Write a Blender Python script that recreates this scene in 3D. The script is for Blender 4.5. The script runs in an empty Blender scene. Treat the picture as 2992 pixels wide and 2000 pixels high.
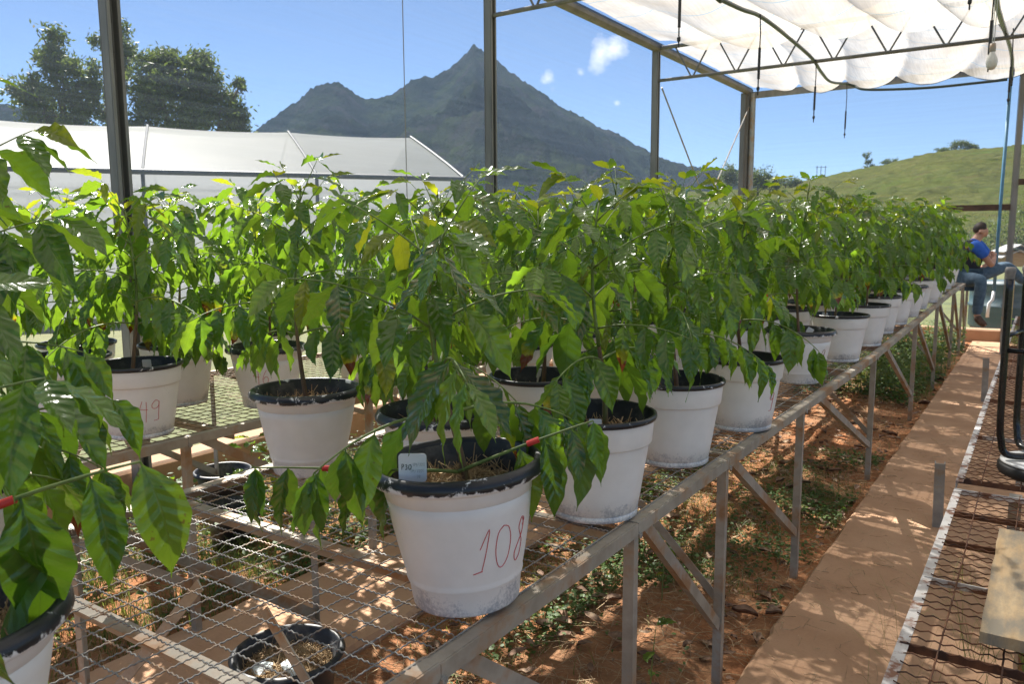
import bpy, math, random
import numpy as np
from mathutils import Vector, Matrix, noise as mn
from math import pi, sin, cos, radians as R

scene = bpy.context.scene
COL = scene.collection
RND = random.Random(7)

# ---------------------------------------------------------------- camera, sky, sun, exposure
CAM_H = 1.60
PITCH = R(7.6); HEAD = R(34.0)
cd = bpy.data.cameras.new('camera')
cd.sensor_width = 23.5; cd.lens = 18.05
cd.clip_start = 0.05; cd.clip_end = 9000
cd.dof.use_dof = True; cd.dof.focus_distance = 2.2; cd.dof.aperture_fstop = 6.3
cam = bpy.data.objects.new('camera', cd); COL.objects.link(cam)
cam.location = (0, 0, CAM_H)
cam.rotation_euler = (Matrix.Rotation(HEAD, 4, 'Z') @ Matrix.Rotation(pi/2 - PITCH, 4, 'X') @ Matrix.Rotation(R(-0.35), 4, 'Z')).to_euler()
scene.camera = cam

SUN_AZ = R(62)          # angle of the sun left of +Y (over the neighbouring greenhouse)
SUN_EL = R(50)
world = bpy.data.worlds.new("World"); scene.world = world; world.use_nodes = True
wn, wl = world.node_tree.nodes, world.node_tree.links
wn.clear()
wo = wn.new('ShaderNodeOutputWorld'); bg = wn.new('ShaderNodeBackground')
sky = wn.new('ShaderNodeTexSky'); sky.sky_type = 'NISHITA'; sky.sun_disc = False
sky.sun_elevation = SUN_EL; sky.sun_rotation = -SUN_AZ
sky.air_density = .60; sky.dust_density = 0.0; sky.ozone_density = 3.0; sky.altitude = 500
bg.inputs['Strength'].default_value = 0.052
# small fair-weather clouds as part of the sky
tc = wn.new('ShaderNodeTexCoord')
def cloud_dir(u, v):
    a, b = (u-1496)/2292, (v-1000)/2292
    f = cos(PITCH)-b*sin(PITCH); up = -sin(PITCH)-b*cos(PITCH)
    return Vector((-sin(HEAD)*f+cos(HEAD)*a, cos(HEAD)*f+sin(HEAD)*a, up)).normalized()
ns = wn.new('ShaderNodeTexNoise'); ns.inputs['Scale'].default_value = 26; ns.inputs['Detail'].default_value = 6; ns.inputs['Roughness'].default_value = .62
wl.new(tc.outputs['Generated'], ns.inputs['Vector'])
acc = None
for (u, v, rad, st) in ((1760,160,.032,1.0),(1795,145,.024,.8),(1605,232,.015,.8),(1618,262,.018,.6),(1805,305,.009,.8),(1700,212,.01,.5),(1875,235,.014,.35)):
    d = wn.new('ShaderNodeVectorMath'); d.operation = 'DISTANCE'
    wl.new(tc.outputs['Generated'], d.inputs[0]); d.inputs[1].default_value = cloud_dir(u, v)
    mr = wn.new('ShaderNodeMapRange'); mr.inputs['From Min'].default_value = rad; mr.inputs['From Max'].default_value = 0
    mr.inputs['To Max'].default_value = st
    wl.new(d.outputs['Value'], mr.inputs['Value'])
    if acc is None: acc = mr.outputs[0]
    else:
        mx = wn.new('ShaderNodeMath'); mx.operation = 'MAXIMUM'; wl.new(acc, mx.inputs[0]); wl.new(mr.outputs[0], mx.inputs[1]); acc = mx.outputs[0]
ad = wn.new('ShaderNodeMath'); ad.operation = 'MULTIPLY_ADD'; wl.new(acc, ad.inputs[0]); ad.inputs[1].default_value = 1.0
nm = wn.new('ShaderNodeMath'); nm.operation = 'MULTIPLY'; nm.inputs[1].default_value = 1.9; wl.new(ns.outputs['Fac'], nm.inputs[0]); wl.new(nm.outputs[0], ad.inputs[2])
cr = wn.new('ShaderNodeMapRange'); cr.inputs['From Min'].default_value = 1.30; cr.inputs['From Max'].default_value = 1.95; cr.inputs['To Max'].default_value = .8
wl.new(ad.outputs[0], cr.inputs['Value'])
gate = wn.new('ShaderNodeMath'); gate.operation = 'GREATER_THAN'; gate.inputs[1].default_value = .001; wl.new(acc, gate.inputs[0])
gm = wn.new('ShaderNodeMath'); gm.operation = 'MULTIPLY'; wl.new(cr.outputs[0], gm.inputs[0]); wl.new(gate.outputs[0], gm.inputs[1])
cm = wn.new('ShaderNodeMix'); cm.data_type = 'RGBA'
wl.new(gm.outputs[0], cm.inputs['Factor']); wl.new(sky.outputs[0], cm.inputs['A']); cm.inputs['B'].default_value = (9.5, 9.5, 9.7, 1)
wl.new(cm.outputs['Result'], bg.inputs['Color']); wl.new(bg.outputs[0], wo.inputs['Surface'])

sl = bpy.data.lights.new('sun', 'SUN'); sl.energy = 5.0; sl.angle = R(0.53); sl.color = (1.0, .955, .88)
sun = bpy.data.objects.new('sun', sl); COL.objects.link(sun)
sdir = Vector((-sin(SUN_AZ)*cos(SUN_EL), cos(SUN_AZ)*cos(SUN_EL), sin(SUN_EL)))
sun.rotation_euler = sdir.to_track_quat('Z', 'Y').to_euler()
sun.location = (0, 0, 30)
scene.view_settings.view_transform = 'Standard'; scene.view_settings.look = 'None'
scene.view_settings.gamma = 1; scene.view_settings.use_curve_mapping = False
scene.view_settings.exposure = 1.55

# ---------------------------------------------------------------- helpers
def at(u, v, t):
    """point t metres (optical depth) away in the direction seen at (u, v) of the photograph"""
    a, b = (u-1496)/2292, (v-1000)/2292
    f = cos(PITCH)-b*sin(PITCH); up = -sin(PITCH)-b*cos(PITCH)
    return Vector((-sin(HEAD)*f+cos(HEAD)*a, cos(HEAD)*f+sin(HEAD)*a, up))*t + Vector((0, 0, CAM_H))

def tag(o, label=None, cat=None, group=None, kind=None):
    if label: o['label'] = label
    if cat: o['category'] = cat
    if group: o['group'] = group
    if kind: o['kind'] = kind
    return o

def empty(name, loc=(0,0,0), rz=0, label=None, cat=None, group=None):
    o = bpy.data.objects.new(name, None); COL.objects.link(o)
    o.empty_display_size = .1
    o.location = loc; o.rotation_euler = (0, 0, rz)
    return tag(o, label, cat, group)

def link(name, me, parent=None):
    o = bpy.data.objects.new(name, me); COL.objects.link(o)
    if parent is not None: o.parent = parent
    return o

class MB:
    def __init__(s): s.v = []; s.f = []; s.m = []; s.uv = None
    def add(s, vs, fs, mi=0):
        n = len(s.v); s.v.extend([tuple(x) for x in vs]); s.f.extend([tuple(i+n for i in q) for q in fs]); s.m.extend([mi]*len(fs)); return s
    def box(s, c, size, rot=None, mi=0):
        hx, hy, hz = size[0]/2, size[1]/2, size[2]/2
        P = [Vector((x*hx, y*hy, z*hz)) for z in (-1,1) for y in (-1,1) for x in (-1,1)]
        if rot is not None: P = [rot @ p for p in P]
        c = Vector(c)
        return s.add([p+c for p in P], [(0,2,3,1),(4,5,7,6),(0,1,5,4),(2,6,7,3),(0,4,6,2),(1,3,7,5)], mi)
    def bar(s, a, b, w, h, up=(0,0,1), mi=0):
        a, b = Vector(a), Vector(b); d = (b-a); L = d.length; d.normalize()
        up = Vector(up); x = d.cross(up)
        if x.length < 1e-4: x = d.cross(Vector((1,0,0)))
        x.normalize(); z = x.cross(d)
        M = Matrix((x, d, z)).transposed()
        return s.box((a+b)/2, (w, L, h), M, mi)
    def angle(s, a, b, w, th, up=(0,0,1), side=1, mi=0):
        """L-section from a to b: one flange lying (across), one hanging"""
        a, b = Vector(a), Vector(b); d = (b-a).normalized(); up = Vector(up)
        x = d.cross(up); x.normalize(); z = x.cross(d)
        s.bar(a, b, w, th, up, mi)
        off = x*(side*(w/2-th/2)) - z*(w/2+th/2+.0004)
        return s.bar(a+off, b+off, th, w, up, mi)
    def tube(s, pts, r, n=8, mi=0, cap=True):
        pts = [Vector(p) for p in pts]; k = len(pts)
        rr = r if isinstance(r, (list, tuple)) else [r]*k
        base = len(s.v); ref = None
        for i, p in enumerate(pts):
            d = (pts[min(i+1, k-1)]-pts[max(i-1, 0)]).normalized()
            if ref is None:
                ref = d.orthogonal().normalized()
            ref = (ref - d*ref.dot(d))
            if ref.length < 1e-5: ref = d.orthogonal()
            ref.normalize(); q = d.cross(ref)
            for j in range(n):
                an = 2*pi*j/n
                s.v.append(tuple(p + (ref*cos(an)+q*sin(an))*rr[i]))
        for i in range(k-1):
            for j in range(n):
                s.f.append((base+i*n+j, base+i*n+(j+1)%n, base+(i+1)*n+(j+1)%n, base+(i+1)*n+j)); s.m.append(mi)
        if cap:
            s.f.append(tuple(base+j for j in range(n))[::-1]); s.m.append(mi)
            s.f.append(tuple(base+(k-1)*n+j for j in range(n))); s.m.append(mi)
        return s
    def lathe(s, prof, n=48, c=(0,0,0), mi=0, mats=None):
        base = len(s.v)
        for (r, z) in prof:
            for j in range(n):
                an = 2*pi*j/n; s.v.append((c[0]+r*cos(an), c[1]+r*sin(an), c[2]+z))
        for i in range(len(prof)-1):
            for j in range(n):
                s.f.append((base+i*n+j, base+i*n+(j+1)%n, base+(i+1)*n+(j+1)%n, base+(i+1)*n+j)); s.m.append(mats[i] if mats else mi)
        return s
    def mesh(s, name, mats, smooth=False):
        me = bpy.data.meshes.new(name)
        me.from_pydata(s.v, [], s.f)
        for m in (mats if isinstance(mats, (list, tuple)) else [mats]): me.materials.append(m)
        if any(s.m): me.polygons.foreach_set('material_index', s.m)
        if smooth: me.polygons.foreach_set('use_smooth', [True]*len(me.polygons))
        me.update(); return me
    def obj(s, name, mats, parent=None, smooth=False):
        return link(name, s.mesh(name, mats, smooth), parent)

def np_mesh(name, V, F, mat, smooth=False, quads=True):
    V = np.asarray(V, dtype=np.float32); F = np.asarray(F, dtype=np.int32)
    me = bpy.data.meshes.new(name)
    k = F.shape[1]
    me.vertices.add(len(V)); me.vertices.foreach_set('co', V.ravel())
    me.loops.add(F.size); me.loops.foreach_set('vertex_index', F.ravel())
    me.polygons.add(len(F)); me.polygons.foreach_set('loop_start', np.arange(0, F.size, k, dtype=np.int32))
    me.polygons.foreach_set('loop_total', np.full(len(F), k, dtype=np.int32))
    if smooth: me.polygons.foreach_set('use_smooth', np.ones(len(F), dtype=bool))
    if mat: me.materials.append(mat)
    me.update(calc_edges=True); me.validate(); return me

# ---- materials
class NT:
    def __init__(s, name):
        s.mat = bpy.data.materials.new(name); s.mat.use_nodes = True
        s.n = s.mat.node_tree.nodes; s.l = s.mat.node_tree.links
        s.b = s.n['Principled BSDF']; s.out = s.n['Material Output']
    def node(s, t, **kw):
        n = s.n.new(t)
        for k, v in kw.items():
            if k in n.inputs.keys() if hasattr(n.inputs, 'keys') else False: n.inputs[k].default_value = v
            else: setattr(n, k, v)
        return n
    def coords(s, kind='Object', scale=(1,1,1), loc=(0,0,0), rot=(0,0,0)):
        t = s.n.new('ShaderNodeTexCoord'); m = s.n.new('ShaderNodeMapping')
        m.inputs['Scale'].default_value = scale; m.inputs['Location'].default_value = loc; m.inputs['Rotation'].default_value = rot
        s.l.new(t.outputs[kind], m.inputs['Vector']); return m.outputs[0]
    def noise(s, vec, scale, detail=4, rough=.55, dist=0):
        n = s.n.new('ShaderNodeTexNoise'); n.inputs['Scale'].default_value = scale; n.inputs['Detail'].default_value = detail
        n.inputs['Roughness'].default_value = rough; n.inputs['Distortion'].default_value = dist
        if vec is not None: s.l.new(vec, n.inputs['Vector'])
        return n.outputs['Fac']
    def ramp(s, fac, stops):
        r = s.n.new('ShaderNodeValToRGB'); e = r.color_ramp.elements
        while len(e) < len(stops): e.new(.5)
        for i, (p, c) in enumerate(stops):
            e[i].position = p; e[i].color = (c if isinstance(c, (tuple, list)) else (c, c, c)) + (() if (isinstance(c, (tuple, list)) and len(c) == 4) else (1,))
        s.l.new(fac, r.inputs[0]); return r.outputs[0]
    def mix(s, fac, a, b, mode='MIX'):
        m = s.n.new('ShaderNodeMix'); m.data_type = 'RGBA'; m.blend_type = mode
        for sock, val in (('Factor', fac), ('A', a), ('B', b)):
            if isinstance(val, bpy.types.NodeSocket): s.l.new(val, m.inputs[sock])
            elif isinstance(val, (int, float)): m.inputs[sock].default_value = val if sock == 'Factor' else (val, val, val, 1)
            else: m.inputs[sock].default_value = tuple(val)+(1,)
        return m.outputs['Result']
    def math(s, op, a, b=None, c=None):
        m = s.n.new('ShaderNodeMath'); m.operation = op
        for i, x in enumerate((a, b, c)):
            if x is None: continue
            if isinstance(x, bpy.types.NodeSocket): s.l.new(x, m.inputs[i])
            else: m.inputs[i].default_value = x
        return m.outputs[0]
    def bump(s, h, strength=.3, dist=.01):
        b = s.n.new('ShaderNodeBump'); b.inputs['Strength'].default_value = strength; b.inputs['Distance'].default_value = dist
        s.l.new(h, b.inputs['Height']); s.l.new(b.outputs[0], s.b.inputs['Normal']); return b.outputs[0]
    def color(s, c):
        if isinstance(c, bpy.types.NodeSocket): s.l.new(c, s.b.inputs['Base Color'])
        else: s.b.inputs['Base Color'].default_value = tuple(c)+(1,)
    def rough(s, r):
        if isinstance(r, bpy.types.NodeSocket): s.l.new(r, s.b.inputs['Roughness'])
        else: s.b.inputs['Roughness'].default_value = r

def noisy(name, c1, c2, scale=8, rough=.6, metal=0, bump=.2, bd=.004, stretch=(1,1,1), lo=.35, hi=.65, c3=None, s3=2.0, coords='Object'):
    t = NT(name); vec = t.coords(coords, stretch)
    f = t.noise(vec, scale, 6, .6)
    col = t.ramp(f, [(lo, c1), (hi, c2)])
    if c3 is not None:
        g = t.noise(vec, s3, 5, .65)
        col = t.mix(t.ramp(g, [(.5, 0.), (.62, 1.)]), col, c3)
    t.color(col); t.rough(rough); t.b.inputs['Metallic'].default_value = metal
    if bump: t.bump(t.noise(vec, scale*4, 5, .6), bump, bd)
    return t.mat

galv = noisy('galvanised_steel', (.27,.27,.255), (.40,.395,.37), 14, .5, .35, .25, .001, (1,1,1), c3=(.33,.235,.15), s3=7)
galv_rust = noisy('dusty_galvanised_steel', (.30,.26,.21), (.44,.40,.34), 10, .6, .2, .3, .001, c3=(.33,.19,.10), s3=5)
galv_dark = noisy('weathered_post_steel', (.15,.148,.14), (.24,.235,.225), 6, .6, .25, .3, .002, (1,1,.15), c3=(.25,.24,.22), s3=5)
rust = noisy('rusty_steel', (.085,.035,.018), (.20,.085,.04), 22, .8, .1, .5, .002, c3=(.06,.03,.02), s3=9)
rust_white = noisy('flaking_white_paint_on_rust', (.50,.48,.46), (.62,.60,.58), 20, .6, 0, .4, .002, lo=.3, hi=.7, c3=(.20,.085,.045), s3=16)
black_paint = noisy('black_paint', (.010,.010,.012), (.016,.016,.018), 20, .22, 0, .05, .001)
black_rubber = noisy('black_rubber', (.018,.018,.02), (.03,.03,.03), 20, .6, 0, .1, .001)
white_plastic = noisy('white_plastic', (.72,.73,.73), (.80,.80,.80), 20, .45, 0, .05, .001)
red_tape = noisy('red_tape', (.62,.03,.03), (.70,.06,.05), 20, .5, 0, .05, .001)
red_ink = noisy('red_marker_ink', (.50,.06,.07), (.62,.12,.12), 60, .6, 0, 0)
grey_ink = noisy('faded_marker_ink', (.35,.37,.36), (.5,.52,.5), 60, .6, 0, 0)
dark_ink = noisy('dark_marker_ink', (.06,.08,.06), (.10,.12,.10), 60, .6, 0, 0)
blue_pipe_m = noisy('blue_pvc', (.05,.16,.27), (.08,.21,.34), 20, .4, 0, .05, .001)
wood = noisy('sawn_pine', (.52,.38,.22), (.66,.52,.33), 5, .75, 0, .3, .002, (14,1.2,14), c3=(.30,.26,.19), s3=.5)
brown_steel = noisy('brown_steel', (.05,.028,.018), (.09,.05,.03), 12, .7, .1, .2, .001)
HAZE = 0.00008
# ================================================================ SETTING
def zA(y):
    return float(np.interp(y, [-3, 5.5, 7.6, 10, 11.4, 12.8], [.84, .84, .885, .945, .955, .95]))

def make_soil_mat():
    t = NT('red_soil'); v = t.coords('Object')
    big = t.noise(v, 1.1, 5, .6); mid = t.noise(v, 9, 6, .65); fine = t.noise(v, 60, 5, .7)
    c = t.ramp(mid, [(.3, (.31,.11,.045)), (.5, (.47,.20,.09)), (.7, (.58,.32,.17))])
    c = t.mix(t.ramp(big, [(.42, 0.), (.6, .75)]), c, (.36,.21,.12))
    c = t.mix(t.ramp(fine, [(.35, 0.), (.75, .6)]), c, (.16,.09,.055))
    t.color(c); t.rough(.95); t.b.inputs['Specular IOR Level'].default_value = .1
    t.bump(t.math('ADD', mid, fine), .8, .02); return t.mat
soil_m = make_soil_mat()
def make_path_mat():
    t = NT('dusty_concrete'); v = t.coords('Object')
    a = t.noise(v, 3, 5, .6); b = t.noise(v, 90, 4, .7); d = t.noise(v, 22, 5, .7)
    c = t.ramp(a, [(.3, (.40,.235,.14)), (.7, (.52,.33,.21))])
    c = t.mix(t.ramp(b, [(.55, 0.), (.8, .5)]), c, (.26,.16,.10))
    c = t.mix(t.ramp(d, [(.62, 0.), (.75, .45)]), c, (.34,.20,.12))
    t.color(c); t.rough(.9); t.b.inputs['Specular IOR Level'].default_value = .2
    t.bump(t.math('ADD', b, d), .35, .004); return t.mat
path_m = make_path_mat()

# far ground: one sheet out to the horizon
def make_grass_ground():
    t = NT('rough_pasture'); v = t.coords('Object')
    a = t.noise(v, .05, 6, .6); b = t.noise(v, 1.2, 6, .7)
    c = t.ramp(b, [(.3, (.055,.075,.02)), (.7, (.14,.16,.045))])
    c = t.mix(t.ramp(a, [(.45, 0.), (.65, .5)]), c, (.20,.17,.06))
    t.color(c); t.rough(.95); t.bump(b, .6, .1); return t.mat
pasture = make_grass_ground()
n = 60; xs = np.concatenate([-np.geomspace(4000, 8, n//2), np.geomspace(8, 4000, n//2)])
gx, gy = np.meshgrid(xs, xs, indexing='ij')
V = np.stack([gx, gy, np.full_like(gx, -.03)], -1).reshape(-1, 3)
F = [(i*n+j, (i+1)*n+j, (i+1)*n+j+1, i*n+j+1) for i in range(n-1) for j in range(n-1)]
g = link('ground', np_mesh('ground', V, F, pasture)); tag(g, kind='structure')

# soil inside the shade house: gently lumpy sheet
nx, ny = 170, 340
X = np.linspace(-4.5, 4.2, nx); Y = np.linspace(-3, 14.0, ny)
V = []
for x in X:
    for y in Y:
        V.append((x, y, .006 + .022*mn.fractal(Vector((x*1.7, y*1.7, 0)), 1, 2, 4) + .006*mn.noise(Vector((x*14, y*14, 3)))))
F = [(i*ny+j, (i+1)*ny+j, (i+1)*ny+j+1, i*ny+j+1) for i in range(nx-1) for j in range(ny-1)]
s = link('soil', np_mesh('soil', V, F, soil_m, True)); tag(s, kind='structure')

def slab(name, x0, x1, y0, y1, z0, z1, mat, seed, amp=.012):
    """concrete strip with a worn, slightly uneven edge"""
    m = MB(); N = int((y1-y0)/.06)
    prof = 7
    for i in range(N+1):
        y = y0+(y1-y0)*i/N
        e0 = amp*(mn.noise(Vector((y*3, seed, 0)))+.7*mn.noise(Vector((y*11, seed, 5)))); e1 = amp*(mn.noise(Vector((y*3, seed+9, 0)))+.7*mn.noise(Vector((y*11, seed+9, 5))))
        dz = .004*mn.noise(Vector((y*4, seed, 8)))
        a, b = x0+e0, x1+e1
        for (x, z) in ((a, z0), (a, z1-.016+dz), (a+.014, z1+dz), ((a+b)/2, z1+.003), (b-.014, z1+dz), (b, z1-.016+dz), (b, z0)):
            m.v.append((x, y, z))
    for i in range(N):
        for j in range(prof-1):
            q = i*prof+j; m.f.append((q, q+prof, q+prof+1, q+1)); m.m.append(0)
    m.f.append(tuple(range(prof))); m.m.append(0); m.f.append(tuple(N*prof+j for j in range(prof))[::-1]); m.m.append(0)
    o = m.obj(name, mat, None, False); tag(o, kind='structure'); return o
slab('path', -.80, .02, -2.5, 13.2, -.08, .055, path_m, 1)
slab('path', -2.77, -2.09, -2.5, 13.2, -.08, .05, path_m, 4)

# low concrete wall under the netting
def wall(p0, p1, w, h, label):
    m = MB(); d = Vector(p1)-Vector(p0); L = d.length; d.normalize(); nrm = Vector((-d.y, d.x, 0)); N = int(L/.15); pr = 6
    for i in range(N+1):
        c = Vector(p0)+d*(L*i/N)
        dz = .01*mn.noise(c*3)
        for (o_, z) in ((-w/2, -.08), (-w/2, h-.02+dz), (-w/2+.02, h+dz), (w/2-.02, h+dz), (w/2, h-.02+dz), (w/2, -.08)):
            m.v.append(tuple(c+nrm*(o_+.006*mn.noise(c*5+Vector((0,0,z*9))))+Vector((0, 0, z))))
    for i in range(N):
        for j in range(pr-1):
            q = i*pr+j; m.f.append((q, q+pr, q+pr+1, q+1)); m.m.append(0)
    m.f.append(tuple(range(pr))); m.m.append(0); m.f.append(tuple(N*pr+j for j in range(pr))[::-1]); m.m.append(0)
    o = m.obj('low_wall', path_m); tag(o, label, 'low wall'); return o
wall((-4.46, -3, 0), (-4.46, 13.45, 0), .2, .26, 'long low orange concrete footing wall under the side netting')
wall((-4.34, 13.62, 0), (4.2, 13.62, 0), .2, .2, 'low concrete footing under the netting across the far end')

# ================================================================ MOUNTAIN AND HILL (height fields in real size)
def az_el(u, v):
    p = at(u, v, 1)-Vector((0, 0, CAM_H))
    return math.atan2(-p.x, p.y), p.z/math.hypot(p.x, p.y)      # azimuth left of +Y, slope
sil = [(-900,330),(-500,300),(-200,285),(0,295),(45,300),(140,345),(300,385),(520,420),(690,405),(754,379),(786,353),(826,326),(888,286),(929,250),(955,241),(982,239),(1000,243),(1027,259),(1049,277),(1071,292),
 (1112,286),(1152,275),(1192,250),(1219,230),(1241,225),(1272,228),(1290,217),(1321,201),(1348,174),(1371,154),(1386,134),(1393,132),(1404,143),(1437,165),
 (1469,188),(1500,214),(1536,241),(1562,259),(1594,277),(1625,304),(1661,326),(1714,350),(1759,379),(1804,393),(1848,420),(1893,446),(1915,460),(1960,478),
 (2010,490),(2100,500),(2200,512),(2300,560),(2600,600),(3200,610),(3800,600)]
AE = sorted([az_el(u, v) for u, v in sil])
azs = np.array([a for a, e in AE]); els = np.array([e for a, e in AE])
na, nd = 620, 120
D0 = 1500.
A = np.linspace(azs[0], azs[-1], na)
E = np.interp(A, azs, els)
dist = np.concatenate([np.linspace(420, 1500, 84), np.linspace(1520, 2600, 36)])
V = np.zeros((na, nd, 3))
for i, a in enumerate(A):
    H = E[i]*D0
    for j, d in enumerate(dist):
        x, y = -sin(a)*d, cos(a)*d
        if d <= D0:
            s_ = (d-420)/(D0-420); pr = s_**1.25
        else:
            s_ = 1-(d-D0)/1100; pr = max(0, s_)**1.1
        ridgev = Vector((x/260, y/260, 1.7))
        nz = mn.ridged_multi_fractal(ridgev, .9, 2.1, 5, 1., 2.)-1.1
        und = 55*nz*(4*s_*(1-s_))**.8 if 0 < s_ < 1 else 0
        can = 5.5*mn.noise(Vector((x/11, y/11, 0)))+4.5*mn.noise(Vector((x/5, y/5, 2)))
        z = 1.6+H*pr + und*.75 + can*min(1, pr*4)
        lim = 1.6+E[i]*d*(.995)+can
        if d < D0 and z > lim: z = lim
        V[i, j] = (x, y, z)
F = [(i*nd+j, i*nd+j+1, (i+1)*nd+j+1, (i+1)*nd+j) for i in range(na-1) for j in range(nd-1)]
t = NT('forested_mountain'); v = t.coords('Object')
a_ = t.noise(v, .006, 7, .65, .5); b_ = t.noise(v, .09, 5, .7); e_ = t.noise(t.coords('Object', (.02,.02,.004)), 1, 6, .7, .4)
c = t.ramp(b_, [(.3, (.004,.008,.007)), (.55, (.011,.017,.012)), (.8, (.028,.036,.020))])
g2 = t.noise(t.coords('Object', (.012,.012,.006)), 1, 7, .75, 1.2)
c = t.mix(t.ramp(g2, [(.46, 0.), (.56, .75)]), c, (.008,.013,.010))
c = t.mix(t.ramp(a_, [(.48, 0.), (.60, .9)]), c, (.032,.044,.018))
c = t.mix(t.ramp(e_, [(.52, 0.), (.62, .85)]), c, (.032,.029,.033))
t.color(c); t.rough(1); t.b.inputs['Specular IOR Level'].default_value = 0; t.bump(b_, 1, 12)
mo = link('mountain', np_mesh('mountain', V.reshape(-1, 3), F, t.mat, True)); tag(mo, kind='structure')

hs = [(1900,560),(2050,566),(2180,565),(2260,553),(2331,542),(2438,527),(2550,504),(2617,487),(2706,464),(2796,451),(2885,444),(2943,440),(2992,433),(3300,405),(3800,390),(4600,400),(6500,420)]
HE = sorted([az_el(u, v) for u, v in hs])
hz = np.array([a for a, e in HE]); he = np.array([e for a, e in HE])
na, nd = 300, 110; HD = 210.
A = np.linspace(hz[0], hz[-1], na); E = np.interp(A, hz, he)
dist = np.concatenate([np.linspace(62, HD, 80), np.linspace(HD+3, 420, 30)])
V = np.zeros((na, nd, 3))
for i, a in enumerate(A):
    H = E[i]*HD+1.6
    for j, d in enumerate(dist):
        x, y = -sin(a)*d, cos(a)*d
        if d <= HD: s_ = (d-62)/(HD-62); pr = math.sin(s_*pi/2)**1.0*.45+.55*s_
        else: pr = max(0, 1-(d-HD)/230)**1.5
        z = -.6+(H+.6)*pr
        z += .35*mn.noise(Vector((x/1.1, y/1.1, 9)))*min(1, pr*5)+(.9*mn.noise(Vector((x/16, y/16, 0)))+.28*mn.noise(Vector((x/3, y/3, 1)))+.12*mn.noise(Vector((x/1.1, y/1.1, 1))))*min(1, pr*5)
        V[i, j] = (x, y, z)
F = [(i*nd+j, i*nd+j+1, (i+1)*nd+j+1, (i+1)*nd+j) for i in range(na-1) for j in range(nd-1)]
t = NT('grassy_hill'); v = t.coords('Object')
a_ = t.noise(v, .03, 6, .65); b_ = t.noise(t.coords('Object', (1,1,2.5)), .35, 7, .75); d_ = t.noise(t.coords('Object', (.25,.25,2.2)), 1.2, 4, .6)
c = t.ramp(b_, [(.25, (.03,.036,.011)), (.5, (.085,.095,.028)), (.75, (.135,.135,.045))])
c = t.mix(t.ramp(a_, [(.48, 0.), (.66, .6)]), c, (.07,.11,.024))
c = t.mix(t.ramp(d_, [(.56, 0.), (.66, .45)]), c, (.10,.075,.04))
t.color(c); t.rough(1); t.b.inputs['Specular IOR Level'].default_value = 0; t.bump(b_, .9, 1.2)
hill = link('hill', np_mesh('hill', V.reshape(-1, 3), F, t.mat, True)); tag(hill, kind='structure')

# ================================================================ TREES
def foliage_mat(name, c1, c2, trans=.35):
    t = NT(name); v = t.coords('Object')
    f = t.noise(v, 1.3, 3, .6)
    col = t.ramp(f, [(.3, c1), (.7, c2)])
    t.color(col); t.rough(.55)
    tr = t.n.new('ShaderNodeBsdfTranslucent'); t.l.new(t.mix(.5, col, (c2[0]*1.8, c2[1]*1.7, c2[2])), tr.inputs['Color'])
    mx = t.n.new('ShaderNodeMixShader'); mx.inputs[0].default_value = trans
    t.l.new(t.b.outputs[0], mx.inputs[1]); t.l.new(tr.outputs[0], mx.inputs[2]); t.l.new(mx.outputs[0], t.out.inputs['Surface'])
    return t.mat
tree_leaf = foliage_mat('tree_foliage', (.045,.075,.018), (.105,.145,.03))
bush_leaf = foliage_mat('bush_foliage', (.05,.075,.02), (.13,.17,.04))
bark = noisy('bark', (.09,.065,.045), (.18,.14,.10), 6, .9, 0, .6, .02, (1,1,.2))

def crown(blobs, per, size, rs, mat, parent, name='crown', gap=.15):
    """leaf-sized faces through clumps; blobs = (x,y,z,rx,ry,rz)"""
    P = []; Nn = []
    for b in blobs:
        k = int(per*(b[3]*b[5])**.9)
        sub = max(5, int(9*b[3]*b[5]/2))
        d = rs.normal(size=(sub, 3)); d /= np.linalg.norm(d, axis=1)[:, None]
        cc = d*(rs.uniform(.35, 1.0, (sub, 1)))*np.array(b[3:6])
        idx = rs.integers(0, sub, k)
        off = rs.normal(size=(k, 3))*np.array(b[3:6])*.26
        P.append(np.array(b[:3])+cc[idx]+off)
    P = np.concatenate(P); n = len(P)
    ax = rs.normal(size=(n, 3)); ax[:, 2] -= .5; ax /= np.linalg.norm(ax, axis=1)[:, None]
    q = rs.normal(size=(n, 3)); q = np.cross(ax, q); q /= np.linalg.norm(q, axis=1)[:, None]
    L = size*rs.uniform(.6, 1.4, (n, 1)); W = L*.38
    V = np.stack([P-ax*L*.5, P+q*W*.5, P+ax*L*.5, P-q*W*.5], 1).reshape(-1, 3)
    F = np.arange(4*n).reshape(-1, 4)
    o = link(name, np_mesh(name, V, F, mat), parent); return o

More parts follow.
